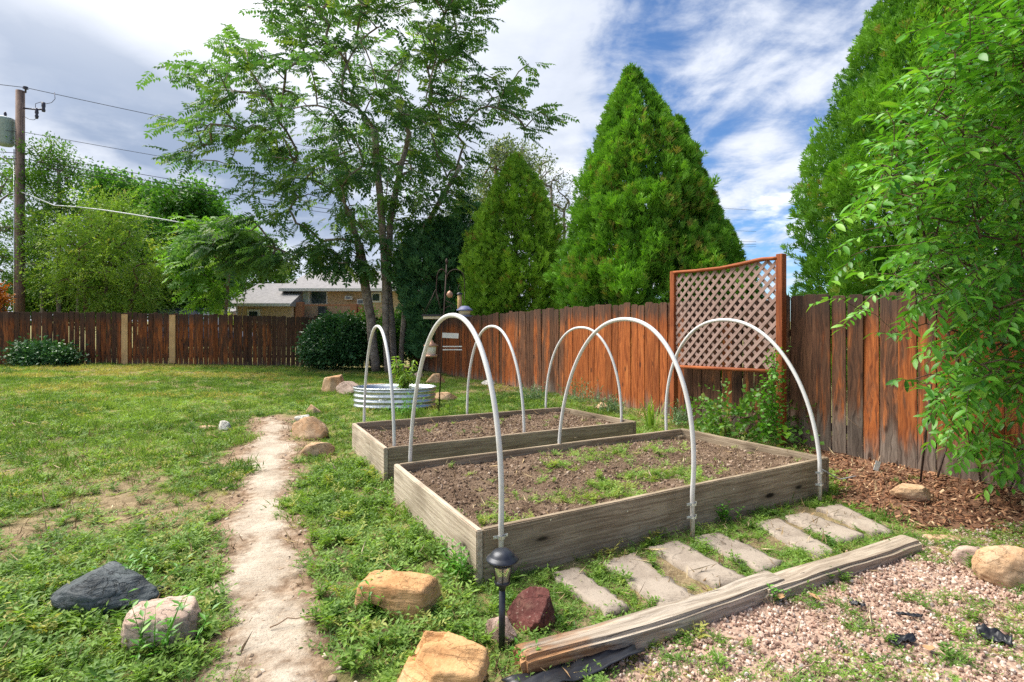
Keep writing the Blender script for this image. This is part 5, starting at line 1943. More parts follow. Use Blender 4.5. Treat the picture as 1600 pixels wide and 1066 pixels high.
def conifer(name, label, base, prof, n, size, mat, seed, group=None, lumpamp=0.20, twin=None, lean=(0, 0), hol=0.12, yel=0.05, dens_front=True, scallop=3.2, zbase=0.2):
    r = np.random.default_rng(seed)
    base = np.array([base[0], base[1], 0.0])
    t = empty(name, base, label, 'conifer', group)
    pz, pr = np.array([p[0] for p in prof]), np.array([p[1] for p in prof])
    zmax = pz.max()
    # area-weighted heights
    zs_ = np.linspace(zbase, zmax, 400)
    w = np.interp(zs_, pz, pr) + 0.05
    z = r.choice(zs_, n, p=w / w.sum()) + r.uniform(-.02, .02, n)
    th = r.uniform(0, 2 * np.pi, n)
    if dens_front:
        k = (np.sin(th) > 0.25) & (r.random(n) < .55)
        th[k] = -th[k]
    R0 = np.interp(z, pz, pr)
    # plume-like lumps: tall narrow bulges round the crown
    lum = fbm(th / (2 * np.pi) * 22 + 40, z * 1.5 + 10, seed, 3)
    lum2 = fbm(th / (2 * np.pi) * 46 + 90, z * scallop + 30, seed + 3, 2)
    bul = (lum - .5) * 2 * lumpamp + (lum2 - .5) * lumpamp
    depth = r.random(n) ** 2.0 * 0.42
    # ragged: hollows between the plumes are thinly leaved
    hollow = sstep(lum * .55 + lum2 * .45, .40, .53)
    kp_ = r.random(n) < hol + (1 - hol) * hollow
    z, th, R0, lum, lum2, bul, depth = (q_[kp_] for q_ in (z, th, R0, lum, lum2, bul, depth))
    n = len(z)
    rad = R0 * (1 + bul) * (1 - depth) + 0.02
    pos = np.column_stack([np.cos(th) * rad, np.sin(th) * rad, z])
    if twin:
        for (tx, ty, tz0, tz1, tr) in twin:
            m = int(n * 0.12)
            z2 = tz0 + (tz1 - tz0) * r.random(m) ** 1.25
            t2 = r.uniform(0, 6.283, m)
            rr = tr * (1 - ((z2 - tz0) / (tz1 - tz0)) ** 1.4) * (1 - r.random(m) ** 2 * .4) * (1 + (fbm(t2 * 3 + 5, z2 * 3, seed + 8, 2) - .5) * .5)
            pos = np.vstack([pos, np.column_stack([tx + np.cos(t2) * rr, ty + np.sin(t2) * rr, z2])])
            th = np.concatenate([th, t2])
            lum = np.concatenate([lum, fbm(t2 * 3, z2 * 2, seed + 6, 3)])
            lum2 = np.concatenate([lum2, fbm(t2 * 7, z2 * 3, seed + 7, 2)])
            depth = np.concatenate([depth, np.zeros(m)])
    pos[:, 0] += lean[0] * pos[:, 2] / zmax
    pos[:, 1] += lean[1] * pos[:, 2] / zmax
    N = len(pos)
    dirs = np.column_stack([np.cos(th) * .75, np.sin(th) * .75, np.full(N, 1.15)]) + r.normal(0, .30, (N, 3))
    up = np.column_stack([np.cos(th), np.sin(th), np.zeros(N)])
    tint = np.clip(0.45 + (lum - .5) * 1.5 + (lum2 - .5) * .8 + r.normal(0, .17, N), 0, 1)
    patch = fbm(th * 2.2 + 60, pos[:, 2] * 1.2, seed + 20, 3)
    tint = np.where(r.random(N) < yel * 4 * sstep(patch, .52, .72) + yel * .15, 1.02 + r.random(N) * .23, tint)
    s = size * r.uniform(.6, 1.3, N)
    pick = r.integers(0, len(SP), N)
    parts = []
    for k, (tv, tf) in enumerate(SP):
        m = pick == k
        Rm = rot_basis(dirs[m], r.uniform(0, 6.283, m.sum()))
        parts.append(scatter_mesh(tv, tf, pos[m], Rm, s[m], tint[m]))
    V, Fc, Tn = join_np(parts)
    o_ = link('crown', mesh_np('crown', V, Fc, mat, {'tint': Tn}), t)
    o_['kind'] = 'stuff'
    tp = [np.array([lean[0] * q / 8, lean[1] * q / 8, zmax * .93 * q / 8]) for q in range(9)]
    paths = [(np.array(tp), np.linspace(.14, .015, 9))]
    tube_obj('trunk', paths, M_barkbrown, t, 8)
    br = []
    for i in range(150):
        z0 = r.uniform(.1, zmax * .85)
        a = r.uniform(0, 6.283)
        L_ = np.interp(z0 + .5, pz, pr) * r.uniform(.6, .95)
        p0 = np.array([lean[0] * z0 / zmax, lean[1] * z0 / zmax, z0])
        br.append((np.array([p0, p0 + [math.cos(a) * L_ * .55, math.sin(a) * L_ * .55, .18], p0 + [math.cos(a) * L_, math.sin(a) * L_, .5]]), np.array([.03, .02, .008])))
    tube_obj('branches', br, M_barkbrown, t, 5)['kind'] = 'stuff'
    return t


def prof_px(pts, d, cx):
    """(row, half width px) -> (height, radius)"""
    return sorted([(H - (y_ - HY) / F * d, w_ / F * d) for y_, w_ in pts])


GC = 'cypress trees behind the right fence'
dC = 17.6
conifer('cypress_tree', 'smaller golden green cone shaped cypress behind the fence', ((806 - 800) / F * dC, dC), [(0, 1.2)] + prof_px([(480, 70), (440, 70), (400, 66), (360, 56), (320, 43), (290, 29), (265, 14), (248, 3)], dC, 806), 26000, 0.20, L_arb2, 71, GC, lumpamp=.42, yel=.07)
dC = 12.9
conifer('cypress_tree', 'tall bright green cypress with a broad skewed crown behind the lattice trellis', ((1027 - 800) / F * dC, dC),
        [(0, 1.6)] + prof_px([(480, 118), (440, 122), (400, 114), (350, 103), (300, 88), (250, 69), (200, 47), (160, 26), (135, 12), (112, 2)], dC, 1012), 53000, 0.20, L_arb, 72, GC, lumpamp=.36, lean=(-.62, 0),
        twin=[(0.95, -.25, 2.2, 6.2, .66), (1.95, .1, 1.2, 3.8, .80), (1.45, 0, 1.6, 5.0, .85)], yel=.10)
dC = 10.2
conifer('cypress_tree', 'huge dark green cypress rising out of view behind the leafy shrub', ((1490 - 800) / F * dC, dC),
        [(0, 1.9)] + prof_px([(480, 212), (430, 218), (380, 217), (330, 213), (280, 203), (230, 190), (180, 178), (130, 162), (80, 142), (30, 116), (-30, 90), (-100, 40), (-140, 5)], dC, 1490), 60000, 0.19, L_arb, 73, GC, lumpamp=.13, hol=.5, yel=.05)
dC = 19.4
conifer('juniper_tree', 'very dark bluish juniper behind the fence corner and bird feeders', ((692 - 800) / F * dC, dC),
        [(0, 1.1)] + prof_px([(490, 50), (450, 60), (420, 62), (395, 55), (370, 38), (350, 12)], dC, 692), 6500, 0.36, L_jun, 74, 'junipers by the fence corner', lumpamp=.3, yel=0.0)
dC = 21.5
conifer('juniper_tree', 'dark juniper between the tall tree and the smaller cypress', ((735 - 800) / F * dC, dC),
        [(0, 1.4)] + prof_px([(490, 60), (430, 62), (400, 52), (370, 34), (345, 20), (325, 4)], dC, 735), 6000, 0.40, L_jun, 75, 'junipers by the fence corner', lumpamp=.3, yel=0.0)

# ------------------------------------------------------------------ shrubs and small plants


L_vine = leaf_mat('vine_leaf', (0.045, 0.13, 0.02), (0.15, 0.31, 0.045), (0.34, 0.40, 0.10), tfac=.3, rough=.5)


def bush(name, label, base_px, poly, d, thick, n, tmpls, per, spread, scl, mat, seed, group=None, nstem=6, zmin=0.1, cat='shrub'):
    x0 = (base_px - 800) / F * d
    roots = [[np.array([x0 + .1 * math.cos(i * 2.4), d + .1 * math.sin(i * 2.4), 0]), np.array([x0 + .25 * math.cos(i * 2.4), d + .2 * math.sin(i * 2.4), .35])] for i in range(nstem)]
    return tree(name, label, roots, in_poly_targets(poly, n, d, thick, seed, zmin=zmin), tmpls, per, spread, scl, mat, M_barkbrown, seed, group, tip=.005, outward=.9, ylight=.05, cat=cat)


CL_B = [clump_src(540 + i, 10, 0.07, 0.075, .8, .6) for i in range(3)]
VN = [shoot_src(570 + i, 12, .40, .075, .052, .3 + .2 * i) for i in range(3)]
CL_V = [clump_src(550 + i, 7, 0.06, 0.062, .8, .75) for i in range(3)]
bush('round_shrub', 'dense dark green rounded shrub at the back fence left of the tree trunks', 522,
     [(482, 545), (488, 525), (502, 506), (522, 498), (545, 505), (560, 517), (566, 542), (564, 562), (488, 562)], 19.2, .9, 150, CL_B, 26, .13, 1.4, L_bush, 81)
bush('leafy_shrub', 'lighter leafy shrub squeezed behind the tree trunks at the fence', 600, [(560, 500), (585, 488), (640, 490), (652, 520), (645, 565), (570, 560)], 19.75, .35, 60, CL_B, 18, .13, 1.3, L_deep, 82)
bush('low_shrub', 'low dark ragged shrub against the back fence at far left', 65, [(20, 556), (36, 541), (60, 550), (85, 543), (112, 558), (114, 572), (22, 572)], 18.0, .4, 70, CL_B, 22, .12, 1.25, L_bush, 83)
bush('vine_mound', 'tangled bright green vine at the foot of the trellis', 1150, [(1098, 668), (1110, 655), (1150, 645), (1190, 640), (1212, 650), (1218, 690), (1180, 690), (1130, 672)], 6.95, .38, 42, VN, 2.2, .12, .95, L_vine, 84, cat='vine')
# climbing shoots on the right post
vr = on_line(1210, fA + fnor * .30)
vroot = empty('climbing_vine', (vr[0], vr[1], 0), 'thin green vine climbing the right trellis post', 'vine')
pp, lv = [], []
for s in range(3):
    zt = (1.18, .95, .75)[s]
    P_ = np.array([[-.05 * s + .05 * math.sin(i * .9 + s), -.03 - .02 * math.cos(i * 1.1), zt * i / 14] for i in range(15)])
    pp.append((P_, .004))
    for i in range(2, 15):
        for q_ in range(3):
            lv.append(P_[i] + rng.normal(0, .035, 3))
tube_obj('stem', pp, M_twig, vroot, 5)
lv = np.array(lv)
V, Fc, Tn = place(CL_V, lv, rng.normal(0, 1, lv.shape), rng.uniform(.5, .95, len(lv)), rng.uniform(.3, 1, len(lv)), 85)
link('foliage', mesh_np('foliage', V, Fc, L_near, {'tint': Tn}), vroot)['kind'] = 'stuff'


def blades_plant(name, label, loc, n, Lr, w, mat, seed, spread, lean=(.9, 1.5), cat='plant'):
    r = np.random.default_rng(seed)
    root = empty(name, loc, label, cat)
    VV, FF, TT, b = [], [], [], 0
    for i in range(n):
        a, t = r.uniform(0, 6.283), r.uniform(*lean)
        d = np.array([math.cos(a) * math.cos(t), math.sin(a) * math.cos(t), math.sin(t)])
        L_ = r.uniform(*Lr)
        p0 = np.array([r.normal(0, spread), r.normal(0, spread), 0])
        sd_ = np.array([-math.sin(a), math.cos(a), 0])
        for k in range(5):
            f = k / 4
            c = p0 + d * L_ * f - np.array([0, 0, .25 * L_ * f ** 3]) + np.array([math.cos(a), math.sin(a), 0]) * .15 * L_ * f ** 2
            ww = w * (1 - f ** 2) + .0006
            VV += [c - sd_ * ww / 2, c + sd_ * ww / 2]
            TT += [.4 + .5 * r.random()] * 2
            if k:
                FF.append((b + 2 * k - 2, b + 2 * k - 1, b + 2 * k + 1, b + 2 * k))
        b += 10
    link('leaves', mesh_np('leaves', VV, FF, mat, {'tint': TT}), root)['kind'] = 'stuff'
    return root


blades_plant('iris_clump', 'upright clump of yellow green strap leaves before the orange fence', G(1018, 668, 0), 26, (.35, .62), .022, L_lime, 86, .05, (1.15, 1.5))
blades_plant('dry_grass_clump', 'dry straw coloured grass at the fence foot left of the strap leaves', G(1000, 652, 0), 30, (.2, .42), .008, plain('straw_blade', (.48, .33, .17), .8), 87, .07, (.5, 1.3))
for k, (px_, py_, hh, w_, lab) in enumerate([(907, 632, .48, .42, 'grey green sage bush behind the far end of the rear bed'), (835, 628, .34, .30, 'low grey green sage beside the middle rear hoop'),
                                            (955, 648, .28, .28, 'small grey green sage at the corner of the rear bed'), (1062, 668, .34, .22, 'wispy grey green seedling at the trellis left post')]):
    c = G(px_, py_ - 2, 0)
    root = empty('sage_bush', c, lab, 'plant', 'grey green plants along the fence')
    r = np.random.default_rng(880 + k)
    bl = []
    for s in range(44):
        a, t = r.uniform(0, 6.283), r.uniform(.5, 1.45)
        d = np.array([math.cos(a) * math.cos(t), math.sin(a) * math.cos(t), math.sin(t)])
        L_ = hh * r.uniform(.5, 1.1)
        p0 = np.array([r.normal(0, w_ * .3), r.normal(0, w_ * .3), 0])
        for i in range(11):
            p = p0 + d * L_ * (i + 1) / 11
            bl.append(dict(p=p, d=d + r.normal(0, .6, 3), w=.016, L=.065 * r.uniform(.6, 1.2), n=r.normal(0, 1, 3)))
    V, Fc = build_template(bl)
    link('foliage', mesh_np('foliage', V, Fc, M_sage, {'tint': np.repeat(r.random(len(bl)), 4)}), root)['kind'] = 'stuff'
# young peach in the tub
pc = np.array(tub.location) + [(634 - 617) / F * dT, -.05, th_ * .8]
root = empty('sapling', pc, 'young tree with long drooping yellow green leaves growing in the steel tub', 'sapling')
r = np.random.default_rng(95)
pp, bl = [], []
for s in range(9):
    a = r.uniform(0, 6.283)
    L_ = r.uniform(.3, .62)
    P_ = np.array([[math.cos(a) * .16 * f, math.sin(a) * .16 * f, L_ * f] for f in np.linspace(0, 1, 7)])
    pp.append((P_, .006))
    for i in range(1, 7):
        for q_ in range(5):
            b_ = r.uniform(0, 6.283)
            bl.append(dict(p=P_[i] + r.normal(0, .015, 3), d=(math.cos(b_), math.sin(b_), r.uniform(-1.1, .3)), w=.036, L=r.uniform(.10, .16), n=(0, 0, 1), fold=.2, bend=.2))
tube_obj('stem', pp, M_twig, root, 5)
V, Fc = build_template(bl)
link('foliage', mesh_np('foliage', V, Fc, L_lime, {'tint': np.repeat(r.random(len(bl)), 4)}), root)['kind'] = 'stuff'
# taller sprigs near the tub foot and the boulders
for k, (px_, py_, n_, hh, lab) in enumerate([(632, 652, 22, .40, 'tall weed clump in front of the steel tub'), (252, 1034, 9, .34, 'sprig of weed standing before the pinkish boulder'), (205, 930, 12, .26, 'leafy weed against the right end of the slate boulder'),
                                            (728, 905, 20, .24, 'bushy weed at the bottom corner of the pale bed board'), (590, 960, 14, .22, 'weed growing over the hollow sandstone block'), (1130, 815, 12, .20, 'leafy weed beside the middle hoop foot on the walkway'),
                                            (820, 1046, 7, .16, 'little weed sprig at the broken end of the timber'), (1205, 940, 12, .10, 'round leaved weed in front of the timber joint')]):
    c = G(px_, py_, 0)
    root = empty('weed_clump', c, lab, 'weed', 'single weeds standing out')
    r = np.random.default_rng(970 + k)
    bl = []
    for s in range(n_):
        a, t = r.uniform(0, 6.283), r.uniform(.7, 1.5)
        d = np.array([math.cos(a) * math.cos(t), math.sin(a) * math.cos(t), math.sin(t)])
        L_ = hh * r.uniform(.5, 1.1)
        p0 = np.array([r.normal(0, hh * .18), r.normal(0, hh * .12), 0])
        bl.append(dict(p=p0, d=d, w=.007, L=L_, n=(.2, 1, .2)))
        bl.append(dict(p=p0, d=d, w=.007, L=L_, n=(1, .2, .2)))
        for i in range(9):
            p = p0 + d * L_ * (i + 1.2) / 10
            b_ = i * 2.4 + s
            bl.append(dict(p=p, d=(math.cos(b_), math.sin(b_), .35), w=.010 + .03 * hh, L=(.020 + .10 * hh) * r.uniform(.7, 1.2), n=(0, 0, 1), fold=.2))
    V, Fc = build_template(bl)
    link('foliage', mesh_np('foliage', V, Fc, L_near, {'tint': np.clip(np.repeat(r.normal(.55, .25, len(bl)), 4), 0, 1.15)}), root)['kind'] = 'stuff'
# dried twiggy bush
c = G(1384, 712, 0)
root = empty('dead_shrub', c, 'small bare dried up shrub in the mulch by the fence', 'dead shrub')
r = np.random.default_rng(99)
pp = []
for s in range(16):
    a, t = r.uniform(0, 6.283), r.uniform(.4, 1.3)
    d = np.array([math.cos(a) * math.cos(t), math.sin(a) * math.cos(t), math.sin(t)])
    L_ = r.uniform(.22, .42)
    P_ = np.array([d * L_ * f + r.normal(0, .012, 3) * f for f in np.linspace(0, 1, 5)])
    pp.append((P_, np.linspace(.006, .002, 5)))
    for q_ in range(4):
        i = r.integers(1, 4)
        e = d + r.normal(0, .7, 3)
        pp.append((np.array([P_[i], P_[i] + e * .09, P_[i] + e * .15 + r.normal(0, .02, 3)]), np.array([.003, .002, .0012])))
tube_obj('twigs', pp, M_twig, root, 4)['kind'] = 'stuff'

# ------------------------------------------------------------------ big leafy shrub on the right


def leaf_mesh(L, w, fold=.22, bend=.25):
    xs = [0, .22, .5, .78, 1.0]
    ws = [0, .36, .5, .33, 0]
    V, Fc = [], []
    V.append((0, 0, 0))
    for x_, w_ in zip(xs[1:-1], ws[1:-1]):
        zc_ = -bend * L * x_ * x_
        V += [(x_ * L, -w_ * w, zc_ + fold * w_ * w), (x_ * L, 0, zc_), (x_ * L, w_ * w, zc_ + fold * w_ * w)]
    V.append((L, 0, -bend * L))
    t = [(0, 2, 1), (0, 3, 2)]
    for k in range(2):
        a = 1 + 3 * k
        t += [(a, a + 1, a + 4), (a, a + 4, a + 3), (a + 1, a + 2, a + 5), (a + 1, a + 5, a + 4)]
    t += [(7, 8, 10), (8, 9, 10)]
    return np.array(V), np.array(t, np.int32)


lv_, lf_ = leaf_mesh(1.0, .37)
shr_base = np.array([*(G(1545, 752)[:2]), 0.0])
r = np.random.default_rng(111)
shrub = empty('leafy_shrub', shr_base, 'big arching shrub with glossy bright green leaves at the right edge before the fence', 'shrub')
shP = [(1395, 290), (1350, 328), (1385, 245), (1405, 180), (1450, 85), (1490, 30), (1550, -40), (1660, -80), (1700, 200), (1700, 600), (1640, 740), (1560, 745), (1505, 715), (1470, 650), (1455, 590), (1500, 545), (1440, 548), (1490, 500), (1440, 472), (1360, 455), (1400, 430), (1420, 405), (1390, 385), (1420, 345)]
Tg = []
rr_ = np.random.default_rng(112)
while len(Tg) < 700:
    q_ = rr_.uniform([1290, -80], [1700, 745])
    if poly_sd(q_[None], shP)[0] < 0:
        continue
    d = rr_.uniform(3.5, 5.4)
    p = D(q_[0], q_[1], d)
    if p[2] < .15 or (fence_dist(p[None, :2])[0] < .12 and p[2] < 2.0):
        continue
    if p[2] < 1.0 and d < 4.1:
        continue
    Tg.append(p)
for q_ in [(1345, 325, 3.9), (1310, 462, 4.2), (1375, 250, 3.9), (1385, 172, 4.0), (1330, 400, 4.3), (1400, 520, 4.3), (1430, 592, 4.4), (1340, 482, 4.4), (1372, 428, 4.0), (1420, 110, 4.1), (1350, 360, 4.4), (1450, 60, 4.0),
           (1480, 620, 4.5), (1500, 660, 4.6), (1520, 690, 4.6), (1545, 640, 4.4), (1480, 585, 4.3), (1560, 690, 4.7)]:
    Tg.append(D(*q_))
Tg = np.array(Tg)
roots = []
for i in range(7):
    a = i * .9
    b0 = shr_base + [.22 * math.cos(a * 1.7) + .1 * i * .3, .12 * math.sin(a * 2.3), 0]
    roots.append([b0 + np.array([.10 * math.cos(a) * k, .06 * math.sin(a) * k, .34 * k]) for k in range(7)])
paths, nodes, rad = branch_tree(Tg, roots, kink=.1, tip=.0032, seed=113, expo=2.5, bias=.35)
tube_obj('stems', [(p - shr_base, np.clip(q, .002, .022)) for p, q in paths], M_barkbrown, shrub, 5)['kind'] = 'stuff'
lp, ld, lt_ = [], [], []
tw = []
for t in Tg:
    out = t - (shr_base + [0, 0, 1.9])
    out = out / np.linalg.norm(out)
    d0 = out * .6 + np.array([-.75, -.15, .05]) + rr_.normal(0, .35, 3)
    d0 /= np.linalg.norm(d0)
    Lt = rr_.uniform(.28, .62)
    m = int(Lt / .028)
    ct = np.clip(rr_.normal(.5, .25), 0, 1)
    pts = [t - d0 * Lt * .45]
    dcur = d0.copy()
    for k in range(m):
        dcur = dcur + np.array([0, 0, -.034])
        dcur /= np.linalg.norm(dcur)
        pts.append(pts[-1] + dcur * Lt / m)
        sdv = np.cross(dcur, [0, 0, 1.0])
        sdv /= np.linalg.norm(sdv) + 1e-6
        s = 1 if k % 2 else -1
        lp.append(pts[-1])
        ld.append(sdv * s * .8 + dcur * .65 + np.array([0, 0, rr_.normal(-.1, .25)]) + rr_.normal(0, .15, 3))
        lt_.append(np.clip(ct + rr_.normal(0, .22), 0, 1) if rr_.random() > .07 else 1.1)
    tw.append((np.array(pts[::4] + [pts[-1]]), .0018))
tube_obj('twigs', [(p - shr_base, q) for p, q in tw], M_barkbrown, shrub, 4)['kind'] = 'stuff'
lp, ld, lt_ = np.array(lp), np.array(ld), np.array(lt_)
ls = rr_.uniform(.055, .122, len(lp))
Rl = rot_basis(ld, rr_.normal(0, .35, len(lp)))
# the leaves that show largest stand as single parts
score = ls / np.linalg.norm(lp - [0, 0, H], axis=1)
score = np.where((lp[:, 0] / lp[:, 1] < .93), score, 0)
top = np.argsort(-score)[:300]
msk = np.ones(len(lp), bool)
msk[top] = False
V, Fc, Tn = scatter_mesh(lv_, lf_, lp[msk] - shr_base, Rl[msk], ls[msk], lt_[msk])
link('foliage', mesh_np('foliage', V, Fc, L_near, {'tint': Tn}, smooth=True), shrub)['kind'] = 'stuff'
lms = [mesh_np('leaf', lv_, lf_, L_near, {'tint': np.full(len(lv_), tv)}, smooth=True) for tv in (.15, .35, .55, .75, .95, 1.1)]
for i in top:
    o_ = bpy.data.objects.new('leaf', lms[min(5, int(lt_[i] * 5.4))])
    COL.objects.link(o_)
    o_.parent = shrub
    M = Matrix([list(Rl[i][k] * ls[i]) + [float(lp[i][k] - shr_base[k])] for k in range(3)] + [[0, 0, 0, 1]])
    o_.matrix_local = M

# iron stakes and plant cages under the shrub
for k, (pb, pt, lab) in enumerate([((1437, 755), (1455, 600), 'thin dark iron stake leaning in the mulch behind the flat rock'), ((1462, 748), (1482, 690), 'short dark stake under the leafy shrub, left one'),
                                  ((1500, 745), (1506, 690), 'short upright dark stake under the leafy shrub'), ((1572, 770), (1600, 720), 'dark stick slanting out from the shrub foot')]):
    a = G(*pb)
    b = D(pt[0], pt[1], a[1] + .05)
    tag(tube_obj('stake', [(np.array([a - [0, 0, .05], (a + b) / 2 + [.004, 0, 0], b]) - a, .009)], M_iron, None, 6, a), lab, 'stake', 'thin stakes in the mulch')
# hook shaped stake with lamp at its top
a = G(1440, 752)
# plant tag on a wire
a = G(1392, 775)
ptag = empty('plant_tag', a, 'small white plant tag on a bent wire in the mulch', 'plant tag')
b = D(1370, 728, a[1] + .02) - a
tube_obj('wire', [(np.array([[0, 0, -.03], b * .5 + [.01, 0, 0], b, b + [.03, 0, .09]]), .0035)], M_twig, ptag, 5)
bm = bmesh.new()
add_box(bm, (0, 0, 0), (.055, .003, .085), bevel=.001)
ob = bm_obj('label_card', bm, plain('white_card', (.75, .75, .73), .5), ptag, tuple(b + np.array([0, -.005, 0])))
ob.rotation_euler = (0, .35, .2)
# strap hanging off the bed corner
a = D(1283, 733, G(1281, 781)[1])
b = G(1338, 744, .05)
m_ = (a + b) / 2 - [0, 0, .06]
tag(tube_obj('cord', [(np.array([a + (m_ - a) * t * 2 if t < .5 else m_ + (b - m_) * (t - .5) * 2 for t in np.linspace(0, 1, 9)]) - a, .005)], plain('grey_cord', (.42, .45, .48), .6), None, 6, a), 'grey cord running from the outer hoop strap to the mulch', 'cord')

# black landscape fabric scraps


def scrap(label, px_, py_, w, l, rz, seed, hgt=.03):
    if seed > 1:
        w, l, hgt = w * .8, l * .8, hgt * .6
    r = np.random.default_rng(seed)
    n = 14
    u, v = np.meshgrid(np.linspace(-1, 1, n), np.linspace(-1, 1, n))
    u, v = u.ravel(), v.ravel()
    x_ = u * l / 2 * (1 + .35 * (fbm(v * 2 + seed, v * 0 + 3, seed, 3) - .5))
    y_ = v * w / 2 * (1 + .8 * (fbm(u * 2 + seed, u * 0 + 1, seed + 2, 3) - .5))
    z_ = .012 + hgt * np.abs(fbm(u * 2.2 + seed, v * 2.2, seed + 4, 4) - .42) * 2.5
    idx = np.arange(n * n).reshape(n, n)
    q = np.stack([idx[:-1, :-1], idx[:-1, 1:], idx[1:, 1:], idx[1:, :-1]], -1).reshape(-1, 4)
    me = mesh_np('fabric_scrap', np.column_stack([x_, y_, z_]), q, M_black, smooth=True)
    c = G(px_, py_)
    o_ = link('fabric_scrap', me, None, (c[0], c[1], .012))
    o_.rotation_euler = (0, 0, rz)
    md = o_.modifiers.new('thick', 'SOLIDIFY')
    md.thickness = .003
    return tag(o_, label, 'plastic scrap', 'black fabric scraps in the gravel')


scrap('long strip of black fabric showing along the front of the broken timber', 905, 1054, .15, .62, .50, 1, .03)
scrap('crumpled black fabric scrap half buried in gravel weeds', 1408, 1008, .07, .17, .2, 2, .05)
scrap('shiny crumpled black plastic scrap at the right of the gravel', 1552, 1004, .11, .15, -.6, 3, .08)
scrap('small black scrap in the gravel closest to the timber joint', 1340, 952, .045, .09, -.3, 4, .04)
scrap('thin dark scrap among gravel weeds beyond the crumpled ones', 1420, 968, .035, .14, -.3, 5, .03)

# fallen leaves and sticks
for k, (px_, py_, lab) in enumerate([(1205, 944, 'curled brown dead leaf in front of the timber joint'), (1283, 950, 'tan dead leaf lying on the gravel'), (1450, 1020, 'pale brown dead leaf near the crumpled black scrap')]):
    c = G(px_, py_)
    V_, F_ = leaf_mesh(.075, .05, .5, -.3)
    o_ = link('dead_leaf', mesh_np('dead_leaf', V_, F_, plain('dead_leaf_brown', (.42, .24, .12), .8), smooth=True), None, (c[0], c[1], .035))
    o_.rotation_euler = (.2, .1, k * 2.1)
    tag(o_, lab, 'dead leaf', 'dead leaves')
for k, (pa, pb, lab) in enumerate([((420, 985), (505, 968), 'thin dry stick across the near part of the dirt path'), ((326, 905), (352, 885), 'short stick where the lawn meets the path'), ((1408, 790), (1440, 806), 'yellow straw stick in the mulch by the flat rock'),
                                  ((1240, 1060), (1290, 1040), 'dry straw stalk on the gravel'), ((585, 912), (566, 985), 'long dry stalk hanging past the hollow sandstone block')]):
    a, b = G(*pa, .02), G(*pb, .02)
    P_ = np.array([a + (b - a) * t + [0, 0, .012 + .02 * math.sin(3 * t)] for t in np.linspace(0, 1, 7)]) + rng.normal(0, .004, (7, 3))
    tag(tube_obj('stick', [(P_ - a, np.linspace(.004, .002, 7))], M_twig, None, 5, a), lab, 'stick', 'dry sticks')

# ------------------------------------------------------------------ bird feeder pole
fc = G(685, 645, 0)
dF = fc[1]
kf = dF / F


def fz(py_):
    return H - (py_ - HY) * kf


def fx(px_):
    return (px_ - 800) * kf - fc[0]


fp = empty('feeder_pole', fc, 'tall black iron pole with curled hooks holding bird feeders', 'feeder pole')
lean_ = fx(701) - fx(688)
tube_obj('pole', [([(0, 0, -.1), (lean_ * .5, 0, fz(530)), (lean_, 0, fz(412))], .011)], M_iron, fp, 8)
tube_obj('finial', [([(lean_, 0, fz(414)), (lean_, 0, fz(408)), (lean_, 0, fz(404))], [.010, .026, .006])], M_iron, fp, 8)
hooks = []
for sgn, xe, ze in ((-1, fx(683), fz(470)), (1, fx(725), fz(455))):
    xs = np.linspace(0, math.pi, 12)
    cx = (lean_ + xe) / 2
    hw = (xe - lean_) / 2
    P_ = [np.array([cx - hw * math.cos(t), .02 * sgn, fz(435) + (fz(421) - fz(435)) * math.sin(t)]) for t in xs]
    P_ += [np.array([xe + sgn * .01, .02 * sgn, z_]) for z_ in np.linspace(fz(436), ze, 4)[1:]]
    tube_obj('hook', [(np.array(P_), .0075)], M_iron, fp, 7)
tube_obj('hook', [(np.array([(fx(697), 0, fz(470)), (fx(708), 0, fz(476)), (fx(711), 0, fz(483))]), .006)], M_iron, fp, 6)
tube_obj('perch_arm', [(np.array([(fx(695), 0, fz(482)), (fx(703), -.02, fz(478)), (fx(706), -.02, fz(484))]), .006)], M_iron, fp, 6)

M_seed = plain('feeder_seed', (.42, .27, .12), .8, var=.5, scale=80)
M_blue = plain('blue_feeder_roof', (.125, .14, .27), .5)
M_cream = plain('feeder_cream', (.55, .48, .34), .6)
M_copper = plain('feeder_copper', (.42, .24, .16), .45, .3)
M_whiteb = plain('feeder_white', (.72, .71, .69), .5)
ft = empty('tube_feeder', (fc[0] + fx(718), fc[1] + .02, 0), 'clear tube bird feeder full of seed hanging from the right hook', 'bird feeder', 'bird feeders on the pole')
lathe('tube', [(.036, fz(484)), (.036, fz(460)), (0, fz(460))], M_seed, ft, None, 16)
lathe('cap', [(.047, fz(460.5)), (.045, fz(458)), (.0, fz(456.5))], M_lampmetal, ft, None, 16)
lathe('tray', [(.0, fz(486)), (.05, fz(486)), (.055, fz(483)), (.038, fz(483.5))], M_lampmetal, ft, None, 16)
tube_obj('hanger', [(np.array([(.03 * math.cos(t), 0, fz(456.5) + .115 * math.sin(t)) for t in np.linspace(0, math.pi, 10)]), .004)], M_iron, ft, 5)
fh = empty('house_feeder', (fc[0] + fx(727), fc[1] - .12, 0), 'hopper bird feeder with a violet blue roof above the nearest hoop', 'bird feeder', 'bird feeders on the pole')
lathe('roof', [(0, fz(478.2)), (.06, fz(478.8)), (.10, fz(482)), (.135, fz(484.5)), (.135, fz(486)), (0, fz(485.5))], M_blue, fh, None, 6)
lathe('hopper', [(.10, fz(486)), (.085, fz(494)), (0, fz(494))], M_cream, fh, None, 6)
lathe('tray', [(0, fz(495.5)), (.12, fz(495.5)), (.13, fz(493)), (.09, fz(494))], M_blue, fh, None, 6)
tube_obj('hanger', [(np.array([(-.02, .02, fz(476)), (-.01, .06, fz(468)), (-.01, .12, fz(456))]), .004)], M_iron, fh, 5)
